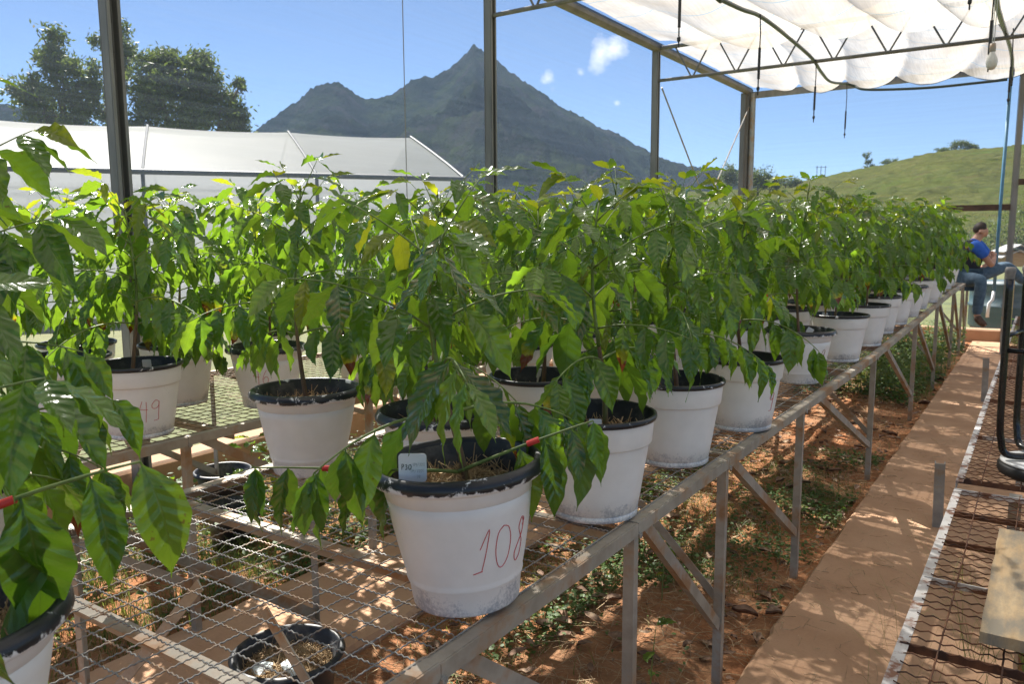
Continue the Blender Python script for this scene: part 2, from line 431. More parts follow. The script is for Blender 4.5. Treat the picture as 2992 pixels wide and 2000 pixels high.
def tree(base, blobs, label, per=260, size=.22, seed=1, trunk_r=.2, group=None, mat=None, cat='tree', name='tree'):
    rs = np.random.default_rng(seed); rr = random.Random(seed)
    root = empty(name, base, 0, label, cat, group)
    rel = [(b[0]-base[0], b[1]-base[1], b[2]-base[2])+tuple(b[3:]) for b in blobs]
    mz = min(b[2]-b[5]*.4 for b in rel); cx = sum(b[0] for b in rel)/len(rel); cy = sum(b[1] for b in rel)/len(rel)
    m = MB(); fork = Vector((cx*.3, cy*.3, max(.3, mz*.6)))
    m.tube([(0,0,-.2), (cx*.1, cy*.1, fork.z*.5), fork], [trunk_r*1.25, trunk_r, trunk_r*.85], 9)
    m.obj('trunk', bark, root, True)
    for b in rel:
        lm = MB(); e = Vector(b[:3]); mid = fork.lerp(e, .5)+Vector((rr.uniform(-.2,.2), rr.uniform(-.2,.2), .1))*b[3]
        r0 = trunk_r*.5
        lm.tube([fork, mid, e], [r0, r0*.6, r0*.3], 6)
        for k in range(5):
            tip = e+Vector((rr.uniform(-.8,.8)*b[3], rr.uniform(-.8,.8)*b[4], rr.uniform(-.5,.8)*b[5]))
            st = mid.lerp(e, rr.uniform(.2, 1))
            lm.tube([st, st.lerp(tip, .5)+Vector((0,0,.08*b[5])), tip], [r0*.3, r0*.18, r0*.08], 5)
        lm.obj('limb', bark, root, True)
    c = crown(rel, per, size, rs, mat or tree_leaf, root)
    return root

def blob(u, v, t, ru, rv, dep=None):
    p = at(u, v, t); k = t/2292.
    return (p.x, p.y, p.z, ru*k, (dep or ru)*k, rv*k)
T = 36
g_far = 'broad trees behind the white greenhouse'
b = at(230, 340, T)
tree((b.x, b.y, -.1), [blob(150,130,T,48,55), blob(190,190,T,60,60), blob(95,250,T,58,62), blob(120,330,T,70,60), blob(225,260,T,70,70), blob(270,230,T,48,55), blob(200,330,T,80,55)],
     'airy tree with ragged crown, left of the near grey post, behind the white greenhouse', 1500, .24, 11, .28, g_far)
b = at(345, 330, T+3)
tree((b.x, b.y, -.1), [blob(325,115,T+3,38,45), blob(370,130,T+3,42,60), blob(385,190,T+3,35,50), blob(310,300,T+3,30,60), blob(340,240,T+3,25,50)],
     'tall thin tree rising directly behind the grey post', 1500, .24, 12, .2, g_far)
b = at(550, 370, T+1)
tree((b.x, b.y, -.1), [blob(450,190,T+1,58,55), blob(520,180,T+1,58,50), blob(600,190,T+1,52,48), blob(460,280,T+1,80,75), blob(550,270,T+1,90,80), blob(630,260,T+1,80,75), blob(690,320,T+1,55,75), blob(560,350,T+1,110,60), blob(708,245,T+1,22,26), blob(410,350,T+1,60,55)],
     'broad dense dark green tree right of the near grey post', 1900, .24, 13, .32, g_far)
b = at(1378, 560, 30)
tree((b.x, b.y, -.1), [blob(1378,540,30,22,26), blob(1385,585,30,28,40), blob(1370,620,30,30,40)], 'small pale bush beside the right corner of the white greenhouse', 900, .13, 14, .06, None, bush_leaf, 'bush', 'bush')

# trees and shrubs along the hill
hg = 'small trees along the grassy hill crest'
def htree(u, vbot, vtop, wid, t, label, seed, group=hg, kind=0, cat='tree'):
    h = (vbot-vtop)*1.3; vtop = vbot-h; wid = wid*1.45; b = at(u, vbot, t)
    if kind == 0: bl = [blob(u, vtop+h*.45, t, wid*.55, h*.42), blob(u-wid*.3, vtop+h*.6, t, wid*.4, h*.3), blob(u+wid*.35, vtop+h*.55, t, wid*.4, h*.32)]
    else: bl = [blob(u-wid*.2, vtop+h*.2, t, wid*.4, h*.18), blob(u+wid*.1, vtop+h*.5, t, wid*.35, h*.14), blob(u+wid*.25, vtop+h*.75, t, wid*.5, h*.2)]
    return tree((b.x, b.y, b.z-.4), bl, label, 420, .36, seed, .14, group, tree_leaf, cat)
htree(2536, 508, 464, 20, 195, 'slim crooked tree standing alone on the hill crest', 21, kind=1)
htree(2600, 492, 476, 24, 195, 'low rounded tree right of the slim crooked tree on the hill', 22)
htree(2755, 462, 445, 26, 195, 'dark low tree left of the umbrella shaped tree on the hill', 24)
htree(2806, 450, 423, 30, 195, 'umbrella shaped tree, the largest on the hill crest', 25)
htree(2838, 450, 435, 22, 195, 'small bush under the right side of the umbrella shaped tree', 26, cat='bush')
htree(2686, 470, 463, 16, 198, 'tiny bush on the crest between two small trees', 27, cat='bush')
htree(2490, 518, 511, 18, 196, 'small dark bush halfway up the skyline of the hill', 36, cat='bush')
htree(2900, 520, 505, 22, 150, 'dark bush high on the slope left of the end post', 37, None, cat='bush')
htree(2600, 590, 574, 26, 115, 'low shrub on the lower slope above the far plants', 38, None, cat='shrub')
htree(2640, 484, 480, 14, 198, 'tiny low bush just below the crest line', 28, cat='bush')
htree(2215, 566, 508, 52, 120, 'dark bushy tree just right of the corner post', 29, None)
htree(2250, 566, 535, 34, 120, 'low shrub at the foot of the hill, right of the dark bushy tree', 30, None, cat='shrub')
htree(2296, 553, 530, 36, 150, 'round bush on the lower slope of the hill', 31, None, cat='bush')
htree(2325, 548, 533, 20, 150, 'small round bush beside the larger one on the lower slope', 32, None, cat='bush')
htree(2130, 560, 500, 40, 130, 'dark tree seen through the side netting left of the corner post', 33, None)
htree(2755, 575, 556, 26, 130, 'dark shrub in the middle of the grassy slope', 34, None, cat='shrub')
htree(2450, 600, 580, 30, 110, 'shrub low on the slope above the plants', 35, None, cat='shrub')
# dark belt of trees behind the seated person
for k, (u, vt, w, t_) in enumerate(((2700,640,110,52),(2800,640,100,50),(2880,655,120,48),(2960,600,110,46),(3060,570,150,46),(2920,740,90,40),(3010,730,110,40),(2600,655,100,55),(3190,560,160,44))):
    b = at(u, 900, t_)
    tree((b.x, b.y, -.1), [blob(u, vt+80, t_, w*.6, 70), blob(u-w*.4, vt+120, t_, w*.5, 70), blob(u+w*.4, vt+110, t_, w*.5, 65), blob(u, vt+170, t_, w*.7, 60)],
         ['dark leafy tree', 'mid green tree', 'low spreading tree'][k % 3]+' in the belt below the hill, '+['far left of it', 'left of the seated person', 'behind the seated person', 'behind the blue pipe', 'right of the end post', 'low beside the blue pipe', 'low by the right edge', 'behind the far plants', 'outermost on the right'][k],
         170, .22, 50+k, .16, 'tree belt at the foot of the hill')

# three thin poles on the crest
pl = empty('utility_pole', tuple(at(2398, 532, 198)-Vector((0,0,1))), 0, 'far three-legged power line frame on the hill crest', 'utility pole')
m = MB()
for dx in (-1.05, 0, 1.15):
    pm = MB(); pm.tube([(dx*cos(HEAD)*.95, dx*sin(HEAD)*.95, -.5), (dx*cos(HEAD)*.95, dx*sin(HEAD)*.95, 4.4)], .085, 6); pm.obj('pole', galv_dark, pl)
pm = MB(); pm.bar((-1.4*cos(HEAD), -1.4*sin(HEAD), 4.1), (1.5*cos(HEAD), 1.5*sin(HEAD), 4.1), .1, .1); pm.obj('crossarm', galv_dark, pl)

# ================================================================ WHITE GREENHOUSE NEXT DOOR
def cw(f, r, z): return Vector((-sin(HEAD)*f+cos(HEAD)*r, cos(HEAD)*f+sin(HEAD)*r, z))
t = NT('white_film'); v = t.coords('Object', (1,1,1))
f_ = t.noise(v, .8, 4, .6); g_ = t.noise(t.coords('Object', (6,6,.5)), 1, 4, .6)
t.color(t.ramp(f_, [(.3, (.50,.50,.50)), (.7, (.60,.60,.60))])); t.rough(.30)
t.bump(g_, .05, .03)
tr = t.n.new('ShaderNodeBsdfTranslucent'); tr.inputs['Color'].default_value = (.66,.67,.68,1)
mx = t.n.new('ShaderNodeMixShader'); mx.inputs[0].default_value = .75
t.l.new(t.b.outputs[0], mx.inputs[1]); t.l.new(tr.outputs[0], mx.inputs[2])
tp = t.n.new('ShaderNodeBsdfTransparent'); mx2 = t.n.new('ShaderNodeMixShader'); mx2.inputs[0].default_value = .05
t.l.new(mx.outputs[0], mx2.inputs[1]); t.l.new(tp.outputs[0], mx2.inputs[2]); t.l.new(mx2.outputs[0], t.out.inputs['Surface'])
film = t.mat
pipe_grey = noisy('dull_grey_pipe', (.06,.065,.07), (.10,.105,.11), 9, .6, .2, .1, .002)
gd, gp = Vector((-.38, -.925)), Vector((.925, -.38))        # along (leftwards) and across (away), in (fwd, right)
G0 = Vector((19.4, -1.1))
def gh(s, w, z): q = G0+gd*s+gp*w; return cw(q.x, q.y, z)
GL = 24.0; GW = 9.4
ghs = empty('greenhouse', tuple(gh(GL/2, GW/2, -.03)), 0, 'long white film greenhouse with a low pitched roof beyond the side netting', 'greenhouse')
def toloc(p): return Vector(p)-Vector(ghs.location)
roofp = [(0, 3.0), (1.2, 3.41), (2.6, 3.86), (3.8, 4.23), (4.7, 4.5), (5.6, 4.23), (6.8, 3.86), (8.2, 3.41), (9.4, 3.0)]
def zr(w): return float(np.interp(w, [a for a, b in roofp], [b for a, b in roofp]))
gspan = [0]+[3.55*k for k in range(1, 7)]+[GL]
for k in range(len(gspan)-1):
    m = MB(); s0, s1 = gspan[k], gspan[k+1]; N = 8
    for i in range(N+1):
        s = s0+(s1-s0)*i/N; sag = .05*4*(i/N)*(1-i/N)
        for (w, z) in roofp: m.v.append(tuple(toloc(gh(s, w, z-sag+.02))))
    q = len(roofp)
    m.f = [(i*q+j, (i+1)*q+j, (i+1)*q+j+1, i*q+j+1) for i in range(N) for j in range(q-1)]; m.m = [0]*len(m.f)
    m.obj('roof_panel', film, ghs, True)
    for w in (0, GW):
        m = MB(); N2, M2 = 26, 8
        for i in range(N2+1):
            s = s0+(s1-s0)*i/N2
            for j in range(M2+1):
                z = -.03+3.0*j/M2; m.v.append(tuple(toloc(gh(s, w+.025*math.sin(s*5.3+.6*math.sin(z*2))*math.sin(pi*j/M2), z))))
        m.f = [(i*(M2+1)+j, (i+1)*(M2+1)+j, (i+1)*(M2+1)+j+1, i*(M2+1)+j+1) for i in range(N2) for j in range(M2)]; m.m = [0]*len(m.f)
        m.obj('wall_panel', film, ghs, True)
for s in (0, GL):
    m = MB(); top = [tuple(toloc(gh(s, w, z+.02))) for w, z in roofp]; bot = [tuple(toloc(gh(s, w, -.03))) for w, z in roofp]
    m.v = top+bot; q = len(roofp); m.f = [(j, j+1, q+j+1, q+j) for j in range(q-1)]; m.m = [0]*len(m.f); m.obj('end_wall', film, ghs)
for w in (-.04, GW+.04):
    MB().tube([toloc(gh(s, w, 3.0)) for s in (0, GL/2, GL)], .06, 8).obj('eave_pipe', pipe_grey, ghs)
MB().tube([toloc(gh(s, 4.7, 4.44)) for s in (0, GL)], .025, 8).obj('ridge_pipe', pipe_grey, ghs)
for s in (0, GL): MB().tube([toloc(gh(s, w, 2.4)) for w in (0, GW)], .03, 6).obj('gable_pipe', pipe_grey, ghs)
for k, s in enumerate(gspan):
    s_ = min(max(s, .06), GL-.06)
    for w in (-.05, GW+.05): MB().tube([toloc(gh(s_, w, -.03)), toloc(gh(s_, w, 3.0))], .04, 8).obj('post', pipe_grey, ghs)
    MB().tube([toloc(gh(s_, w, z+.05)) for w, z in roofp], .032, 6).obj('rafter', pipe_grey, ghs)
MB().tube([toloc(gh(0, .3, 2.2)), toloc(gh(GL, .3, 2.2))], .03, 6).obj('inner_pipe', pipe_grey, ghs)
MB().tube([toloc(gh(0, .3, 2.65)), toloc(gh(GL, .3, 2.65))], .03, 6).obj('inner_pipe', pipe_grey, ghs)
MB().tube([toloc(gh(.0, -.1, .0)), toloc(gh(.0, -.1, 3.02))], .05, 8).obj('corner_pipe', galv, ghs)

# ================================================================ SHADE HOUSE FRAME
WX = -4.30; PY = [-1.2, 2.49, 6.05, 9.72, 13.45]; ZT = 3.95; XR = 3.6
house = empty('shade_house', (WX, PY[-1], 0), 0, 'steel framed shade house over the benches with net walls and white cloth roof', 'shade house')
hl = Vector(house.location)
def H(*p): return Vector(p)-hl
def cpost(x, y, z0=0., z1=ZT, w=.078):
    m = MB(); lip = .018; th = .006
    m.box(H(x-w/2, y, (z0+z1)/2), (th, w, z1-z0)); m.box(H(x, y-w/2+.003, (z0+z1)/2), (w-.014, th, z1-z0)); m.box(H(x, y+w/2-.003, (z0+z1)/2), (w-.014, th, z1-z0))
    m.box(H(x+w/2, y-w/2+lip/2, (z0+z1)/2), (th, lip, z1-z0)); m.box(H(x+w/2, y+w/2-lip/2, (z0+z1)/2), (th, lip, z1-z0))
    return m.obj('post', galv_dark, house)
for y in PY: cpost(WX, y)
for x in (-.42, XR): cpost(x, PY[-1], 0, ZT)
for y in PY[:-1]: cpost(XR, y)
MB().box(H(WX-.035, PY[-1]-.085, ZT/2), (.075, .07, ZT)).obj('corner_post', galv_dark, house)
mm = MB().tube([H(WX+.092, PY[-1]+.01, 0), H(WX+.092, PY[-1]+.01, ZT)], .046, 12).obj('corner_pipe', galv, house)
# eave beams and end beam
for x in (WX, XR): MB().tube([H(x, -3, ZT+.05), H(x, PY[-1]+.1, ZT+.05)], .065, 10).obj('eave_beam', noisy('eave_steel', (.17,.16,.145), (.26,.24,.215), 5, .55, .2, .2, .002), house)
MB().bar(H(WX+.02, PY[-1]+.02, ZT-.03), H(XR, PY[-1]+.02, ZT-.03), .07, .1).obj('end_beam', galv_dark, house)
MB().bar(H(-2.55, PY[-1]-.1, 1.98), H(-.45, PY[-1]-.1, 1.98), .04, .085).obj('cross_rail', brown_steel, house)
MB().bar(H(-.38, PY[-1]-.1, 2.33), H(XR, PY[-1]-.1, 2.33), .04, .085).obj('cross_rail', brown_steel, house)
MB().bar(H(WX+.06, PY[-1]-.1, 1.98), H(-2.56, PY[-1]-.1, 1.98), .04, .085).obj('cross_rail', brown_steel, house)
# trusses
tm = noisy('truss_steel', (.13,.13,.125), (.22,.215,.205), 9, .5, .3, .1, .002)
for y in PY[1:4]:
    MB().tube([H(WX+.03, y, 3.58), H(XR, y, 3.58)], .021, 8).obj('lower_chord', tm, house)
    MB().tube([H(WX+.03, y, 3.98), H(XR, y, 3.98)], .026, 8).obj('upper_chord', tm, house)
    k = 0; x = WX+.25
    while x < XR-.3:
        MB().tube([H(x, y, 3.98), H(x+.22, y, 3.59)], .011, 6).obj('web_rod', tm, house)
        MB().tube([H(x+.25, y, 3.59), H(x+.47, y, 3.98)], .011, 6).obj('web_rod', tm, house)
        x += .56
# bracing cables
for a, b in (((WX+.06, PY[3]+.05, 3.5), (WX+.06, PY[4]-.08, .5)), ((WX+.06, PY[4]-.08, 3.72), (WX+.06, PY[3]+.05, .5))):
    MB().tube([H(*a), H(*b)], .011, 6).obj('bracing_cable', galv, house)
# netting
def net_mat(name, stretch, base=.17):
    t = NT(name); v = t.coords('Object', stretch)
    f = t.noise(v, 1, 3, .6); g = t.noise(t.coords('Object', (.5,.5,.5)), 1, 3, .5)
    t.color((.48,.55,.66)); t.rough(.7); t.b.inputs['Specular IOR Level'].default_value = .2
    tl = t.n.new('ShaderNodeBsdfTranslucent'); tl.inputs['Color'].default_value = (.45,.53,.66,1)
    m0 = t.n.new('ShaderNodeMixShader'); m0.inputs[0].default_value = .4
    t.l.new(t.b.outputs[0], m0.inputs[1]); t.l.new(tl.outputs[0], m0.inputs[2])
    tp = t.n.new('ShaderNodeBsdfTransparent')
    fac = t.math('MULTIPLY', t.math('ADD', t.ramp(f, [(.35, .45), (.72, 1.35)]), g), base*.75)
    mx = t.n.new('ShaderNodeMixShader'); t.l.new(fac, mx.inputs[0]); t.l.new(tp.outputs[0], mx.inputs[1]); t.l.new(m0.outputs[0], mx.inputs[2])
    t.l.new(mx.outputs[0], t.out.inputs['Surface']); return t.mat
net_side = net_mat('insect_netting_side', (1, .35, 22), .085); net_end = net_mat('insect_netting_end', (.35, 1, 22), .08)
def net(x0, y0, x1, y1, z0, z1, mat, seed):
    m = MB(); N, M = 24, 16
    for i in range(N+1):
        for j in range(M+1):
            a = i/N; z = z0+(z1-z0)*j/M; x, y = x0+(x1-x0)*a, y0+(y1-y0)*a
            o_ = .018*mn.noise(Vector((x*.9+seed, y*.9, z*.9)))*sin(pi*a)*sin(pi*j/M)
            dx, dy = (y1-y0), -(x1-x0); L = math.hypot(dx, dy); m.v.append(tuple(H(x+dx/L*o_, y+dy/L*o_, z)))
    m.f = [(i*(M+1)+j, (i+1)*(M+1)+j, (i+1)*(M+1)+j+1, i*(M+1)+j+1) for i in range(N) for j in range(M)]; m.m = [0]*len(m.f)
    return m.obj('netting', mat, house, True)
for k in range(len(PY)-1): net(WX-.07, PY[k]+.001, WX-.07, PY[k+1]-.001, .24, ZT-.02, net_side, k)
net(WX-.07, PY[-1]+.08, -.43, PY[-1]+.08, .18, ZT-.08, net_end, 7)
net(-.41, PY[-1]+.08, XR, PY[-1]+.08, .18, ZT-.08, net_end, 9)
MB().tube([H(WX-.05, 4.93, .25), H(WX-.05, 4.93, ZT)], .004, 5).obj('net_seam', galv_dark, house)
# white shade cloth hung in pleats between the trusses
t = NT('shade_cloth'); v = t.coords('Object'); sep = t.n.new('ShaderNodeSeparateXYZ'); t.l.new(v, sep.inputs[0])
w_ = t.noise(t.coords('Object', (60, 4, 4)), 1, 3, .6); d_ = t.noise(v, .9, 5, .65)
c = t.ramp(w_, [(.3, (.60,.59,.57)), (.7, (.72,.71,.69))])
c = t.mix(t.ramp(d_, [(.42, 0.), (.66, .8)]), c, (.54,.47,.37))
yy = t.math('FRACT', t.math('MULTIPLY', sep.outputs['Y'], 1.55)); ln = t.math('LESS_THAN', yy, .028)
c = t.mix(t.math('MULTIPLY', ln, .7), c, (.25,.42,.55))
t.color(c); t.rough(.85); t.b.inputs['Specular IOR Level'].default_value = .1
tl = t.n.new('ShaderNodeBsdfTranslucent'); t.l.new(t.mix(1.0, c, (.66,.645,.62), 'MULTIPLY'), tl.inputs['Color'])
m0 = t.n.new('ShaderNodeMixShader'); m0.inputs[0].default_value = .8; t.l.new(t.b.outputs[0], m0.inputs[1]); t.l.new(tl.outputs[0], m0.inputs[2])
tp = t.n.new('ShaderNodeBsdfTransparent'); mx = t.n.new('ShaderNodeMixShader')
t.l.new(t.ramp(w_, [(.3, .24), (.7, .12)]), mx.inputs[0]); t.l.new(m0.outputs[0], mx.inputs[1]); t.l.new(tp.outputs[0], mx.inputs[2]); t.l.new(mx.outputs[0], t.out.inputs['Surface'])
cloth_m = t.mat
def cloth(ya, yb, zn, zf, seed, x1=XR-.1, label=''):
    m = MB(); x0 = WX+.12; NX = 200; NY = 50
    for i in range(NX+1):
        x = x0+(x1-x0)*i/NX
        ed_ = min(1., (x-x0)/.9); ed_ = ed_*ed_*(3-2*ed_)
        ph = (x-WX)/.80+.16*math.sin(x*1.3+seed)
        for j in range(NY+1):
            s = j/NY
            sk = ph + .5*math.sin(s*2.2+seed)          # creases drift sideways
            sc = abs(sin(pi*sk))**.65
            depth = (.08+.12*s)*(1+.5*mn.noise(Vector((math.floor(sk)*3.1, seed, 0))))
            lat = -.10*sin(pi*(x-x0)/(x1-x0))*s
            sag2 = .02*sin(pi*s*3+.4*sin(x*2))
            edge = .03*mn.noise(Vector((x*1.7, seed*3, 1)))
            y = ya+(yb-ya)*s + (.09*sc*s**6)+.12*edge*s
            z = (zn+(zf-zn)*s**1.6 - sc*depth + lat - sag2 + edge*s)*ed_ + (1-ed_)*4.03 + .01*mn.noise(Vector((x*7, y*3, seed)))
            m.v.append(tuple(H(x, y, z)))
    m.f = [(i*(NY+1)+j, (i+1)*(NY+1)+j, (i+1)*(NY+1)+j+1, i*(NY+1)+j+1) for i in range(NX) for j in range(NY)]; m.m = [0]*len(m.f)
    return m.obj('shade_cloth', cloth_m, house, True)
cloth(6.2, 9.5, 4.16, 4.0, 1.3)
cloth(9.80, 13.36, 4.15, 4.06, 4.1)
cloth(2.62, 5.85, 4.15, 3.95, 2.2)  # bay out of view; cloth added to soften the sun and fill the pots
cloth(-1.0, 2.35, 4.15, 3.95, 5.2)  # unseen bay above the camera, cloth added for the same soft fill

# ---- irrigation hose, droppers, bulb, blue pipe
hose_m = noisy('dark_green_hose', (.015,.03,.028), (.03,.05,.045), 20, .35, 0, .05, .001)
def smooth_pts(P, n=8):
    P = [Vector(p) for p in P]; out = []
    for i in range(len(P)-1):
        p0, p1, p2, p3 = P[max(i-1,0)], P[i], P[i+1], P[min(i+2, len(P)-1)]
        for k in range(n):
            s = k/n; out.append(.5*((2*p1)+(p2-p0)*s+(2*p0-5*p1+4*p2-p3)*s*s+(3*p1-p0-3*p2+p3)*s**3))
    out.append(P[-1]); return out
hp = [(-2.2,3.0,3.5),(-2.2,6.05,3.55)]+[tuple(at(*q)) for q in ((2104,0,6.0),(2171,33,6.5),(2220,51,6.9),(2269,85,7.4),(2304,114,7.9),(2349,152,8.5),(2380,183,9.0),(2403,219,9.8),(2429,246,10.8),(2470,252,11.9))]
hp = hp[:1]+[(-2.2,5.9,3.40)]+hp[2:]+[tuple(at(2496,258,12.0)), tuple(at(2537,270,11.8)), tuple(at(2706,266,11.4)), tuple(at(2860,252,11.2)), tuple(at(2944,243,11.05))]
tag(MB().tube(smooth_pts(hp), .019, 8).obj('hose', hose_m, None, True), 'dark irrigation hose drooping under the cloth roof then along the far beam', 'hose')
hp2 = [(-.44, 5.2, 3.55)]+[tuple(at(*q)) for q in ((2912,0,6.4),(2922,50,7.0),(2934,89,7.6),(2948,130,8.6),(2958,178,9.8),(2957,228,10.9),(2953,262,11.0))]
tag(MB().tube(smooth_pts(hp2), .024, 8).obj('hose', black_paint, None, True), 'black hose curving down from the roof to the top of the blue pipe', 'hose')
dg = 'irrigation droppers hanging from the roof'
def dropper(p, zt, zb, label):
    r = empty('dropper', (p[0], p[1], zb), 0, label, 'dropper', dg); L = zt-zb; k = .004
    MB().tube([(0,0,L), (.008,.004,L*.75), (.006,0,.35)], .006, 6).obj('tube', black_rubber, r)
    MB().tube([(.006,0,.36), (.004,0,.10)], .012, 8).obj('weight', black_rubber, r)
    MB().lathe([(.001,-.04),(.006,-.03),(.006,.0),(.014,.01),(.014,.03),(.006,.04),(.006,.10)], 8, (.003,0,0)).obj('nozzle', black_rubber, r)
    return r
for (u, vt, vb, t_, lb) in ((2216,55,272,6.8,'black dropper hanging from the upper bend of the hose'), (2378,185,355,9.0,'dropper hanging where the hose passes the far truss'),
                            (2468,254,404,11.9,'dropper nearest the far end beam'), (1986,-80,128,5.6,'dropper hanging at the left over the tall middle plants'),
                            (2887,-60,207,6.3,'dropper touching the light bulb'), (2945,100,308,8.4,'dropper beside the right hand post'), (2834,-90,24,5.6,'short dropper just entering at the top edge')):
    p = at(u, vb, t_); dropper((p.x, p.y), at(u, vt, t_).z, p.z, lb)
p = at(2903, 140, 5.3)
bulb = empty('light_bulb', tuple(p), 0, 'unlit white bulb in a grey socket hanging from the truss', 'light bulb')
bulb_m = noisy('milky_bulb_glass', (.62,.60,.55), (.68,.66,.60), 10, .15, 0, 0)
MB().lathe([(.001,.005),(.018,.005),(.02,-.02),(.019,-.045),(.0165,-.05)], 16).obj('socket', galv, bulb, True)
MB().lathe([(.015,-.045),(.018,-.06),(.032,-.088),(.036,-.115),(.031,-.145),(.018,-.163),(.001,-.168)], 24).obj('globe', bulb_m, bulb, True)
MB().tube([(-.004,0,0),(-.006,0,.3),(0,0,.85)], .003, 5).tube([(.006,0,0),(.009,0,.3),(.004,0,.85)], .003, 5).obj('flex', grey_ink, bulb)
p0 = at(2953, 256, 11.0); p1 = at(2930, 745, 11.0)
bp = empty('water_pipe', (p0.x, p0.y, 0), 0, 'vertical pale blue water pipe beside the end post', 'pipe')
MB().tube([(0,0,p0.z), (-.01,.0,2.0), (-.01,0,.75)], .022, 10).obj('pipe', blue_pipe_m, bp, True)
MB().tube([(-.01,0,.78), (-.02,-.01,.66), (-.06,-.03,.60), (-.07,-.03,.40)], .022, 10).obj('spout', white_plastic, bp, True)
MB().tube([(-.01,0,1.0), (-.01,0,1.06)], .03, 10).obj('coupling', blue_pipe_m, bp, True)
# ================================================================ BENCHES
def wires(axis, fixed, lo, hi, step, amp, r, zf, ph=0, sides=4):
    fixed = np.asarray(fixed)+np.random.default_rng(len(fixed)+ph).normal(0, .0016, len(fixed))
    """crimped wires; axis 'y' wires run along Y at x=fixed[k], axis 'x' wires run along X at y=fixed[k]"""
    n = max(2, int(round((hi-lo)/step))+1); tt = np.linspace(lo, hi, n)
    sgn = np.where(np.arange(n) % 2, 1., -1.)
    V = []; F = []; base = 0
    ang = np.arange(sides)*2*pi/sides
    q = np.arange(n-1)[:, None]*sides; j = np.arange(sides)[None, :]
    F0 = np.stack([q+j, q+(j+1) % sides, q+sides+(j+1) % sides, q+sides+j], -1).reshape(-1, 4)
    for k, f in enumerate(fixed):
        s_ = sgn*amp*(1 if (k+ph) % 2 else -1)
        wob = .0016*np.sin(tt*3.1+k*1.7)
        if axis == 'y':
            zc = np.array([zf(y) for y in tt])+s_
            P = np.stack([f+wob+s_*.4, tt, zc], -1)
            ring = np.stack([np.cos(ang)*r, np.zeros(sides), np.sin(ang)*r], -1)
        else:
            zc = np.full(n, zf(f))+s_
            P = np.stack([tt, f+wob+s_*.4, zc], -1)
            ring = np.stack([np.zeros(sides), np.cos(ang)*r, np.sin(ang)*r], -1)
        V.append((P[:, None, :]+ring[None]).reshape(-1, 3)); F.append(F0+base); base += n*sides
    return np.concatenate(V), np.concatenate(F)
def join(parts):
    V = []; F = []; b = 0
    for v, f in parts: V.append(v); F.append(f+b); b += len(v)
    return np.concatenate(V), np.concatenate(F)
wire_m = noisy('galvanised_wire', (.17,.17,.165), (.29,.285,.27), 60, .55, .1, .2, .001, c3=(.40,.27,.17), s3=12)
wire_dusty = noisy('dusty_brown_wire', (.15,.115,.08), (.27,.21,.15), 60, .7, .2, .2, .001, c3=(.22,.12,.06), s3=12)

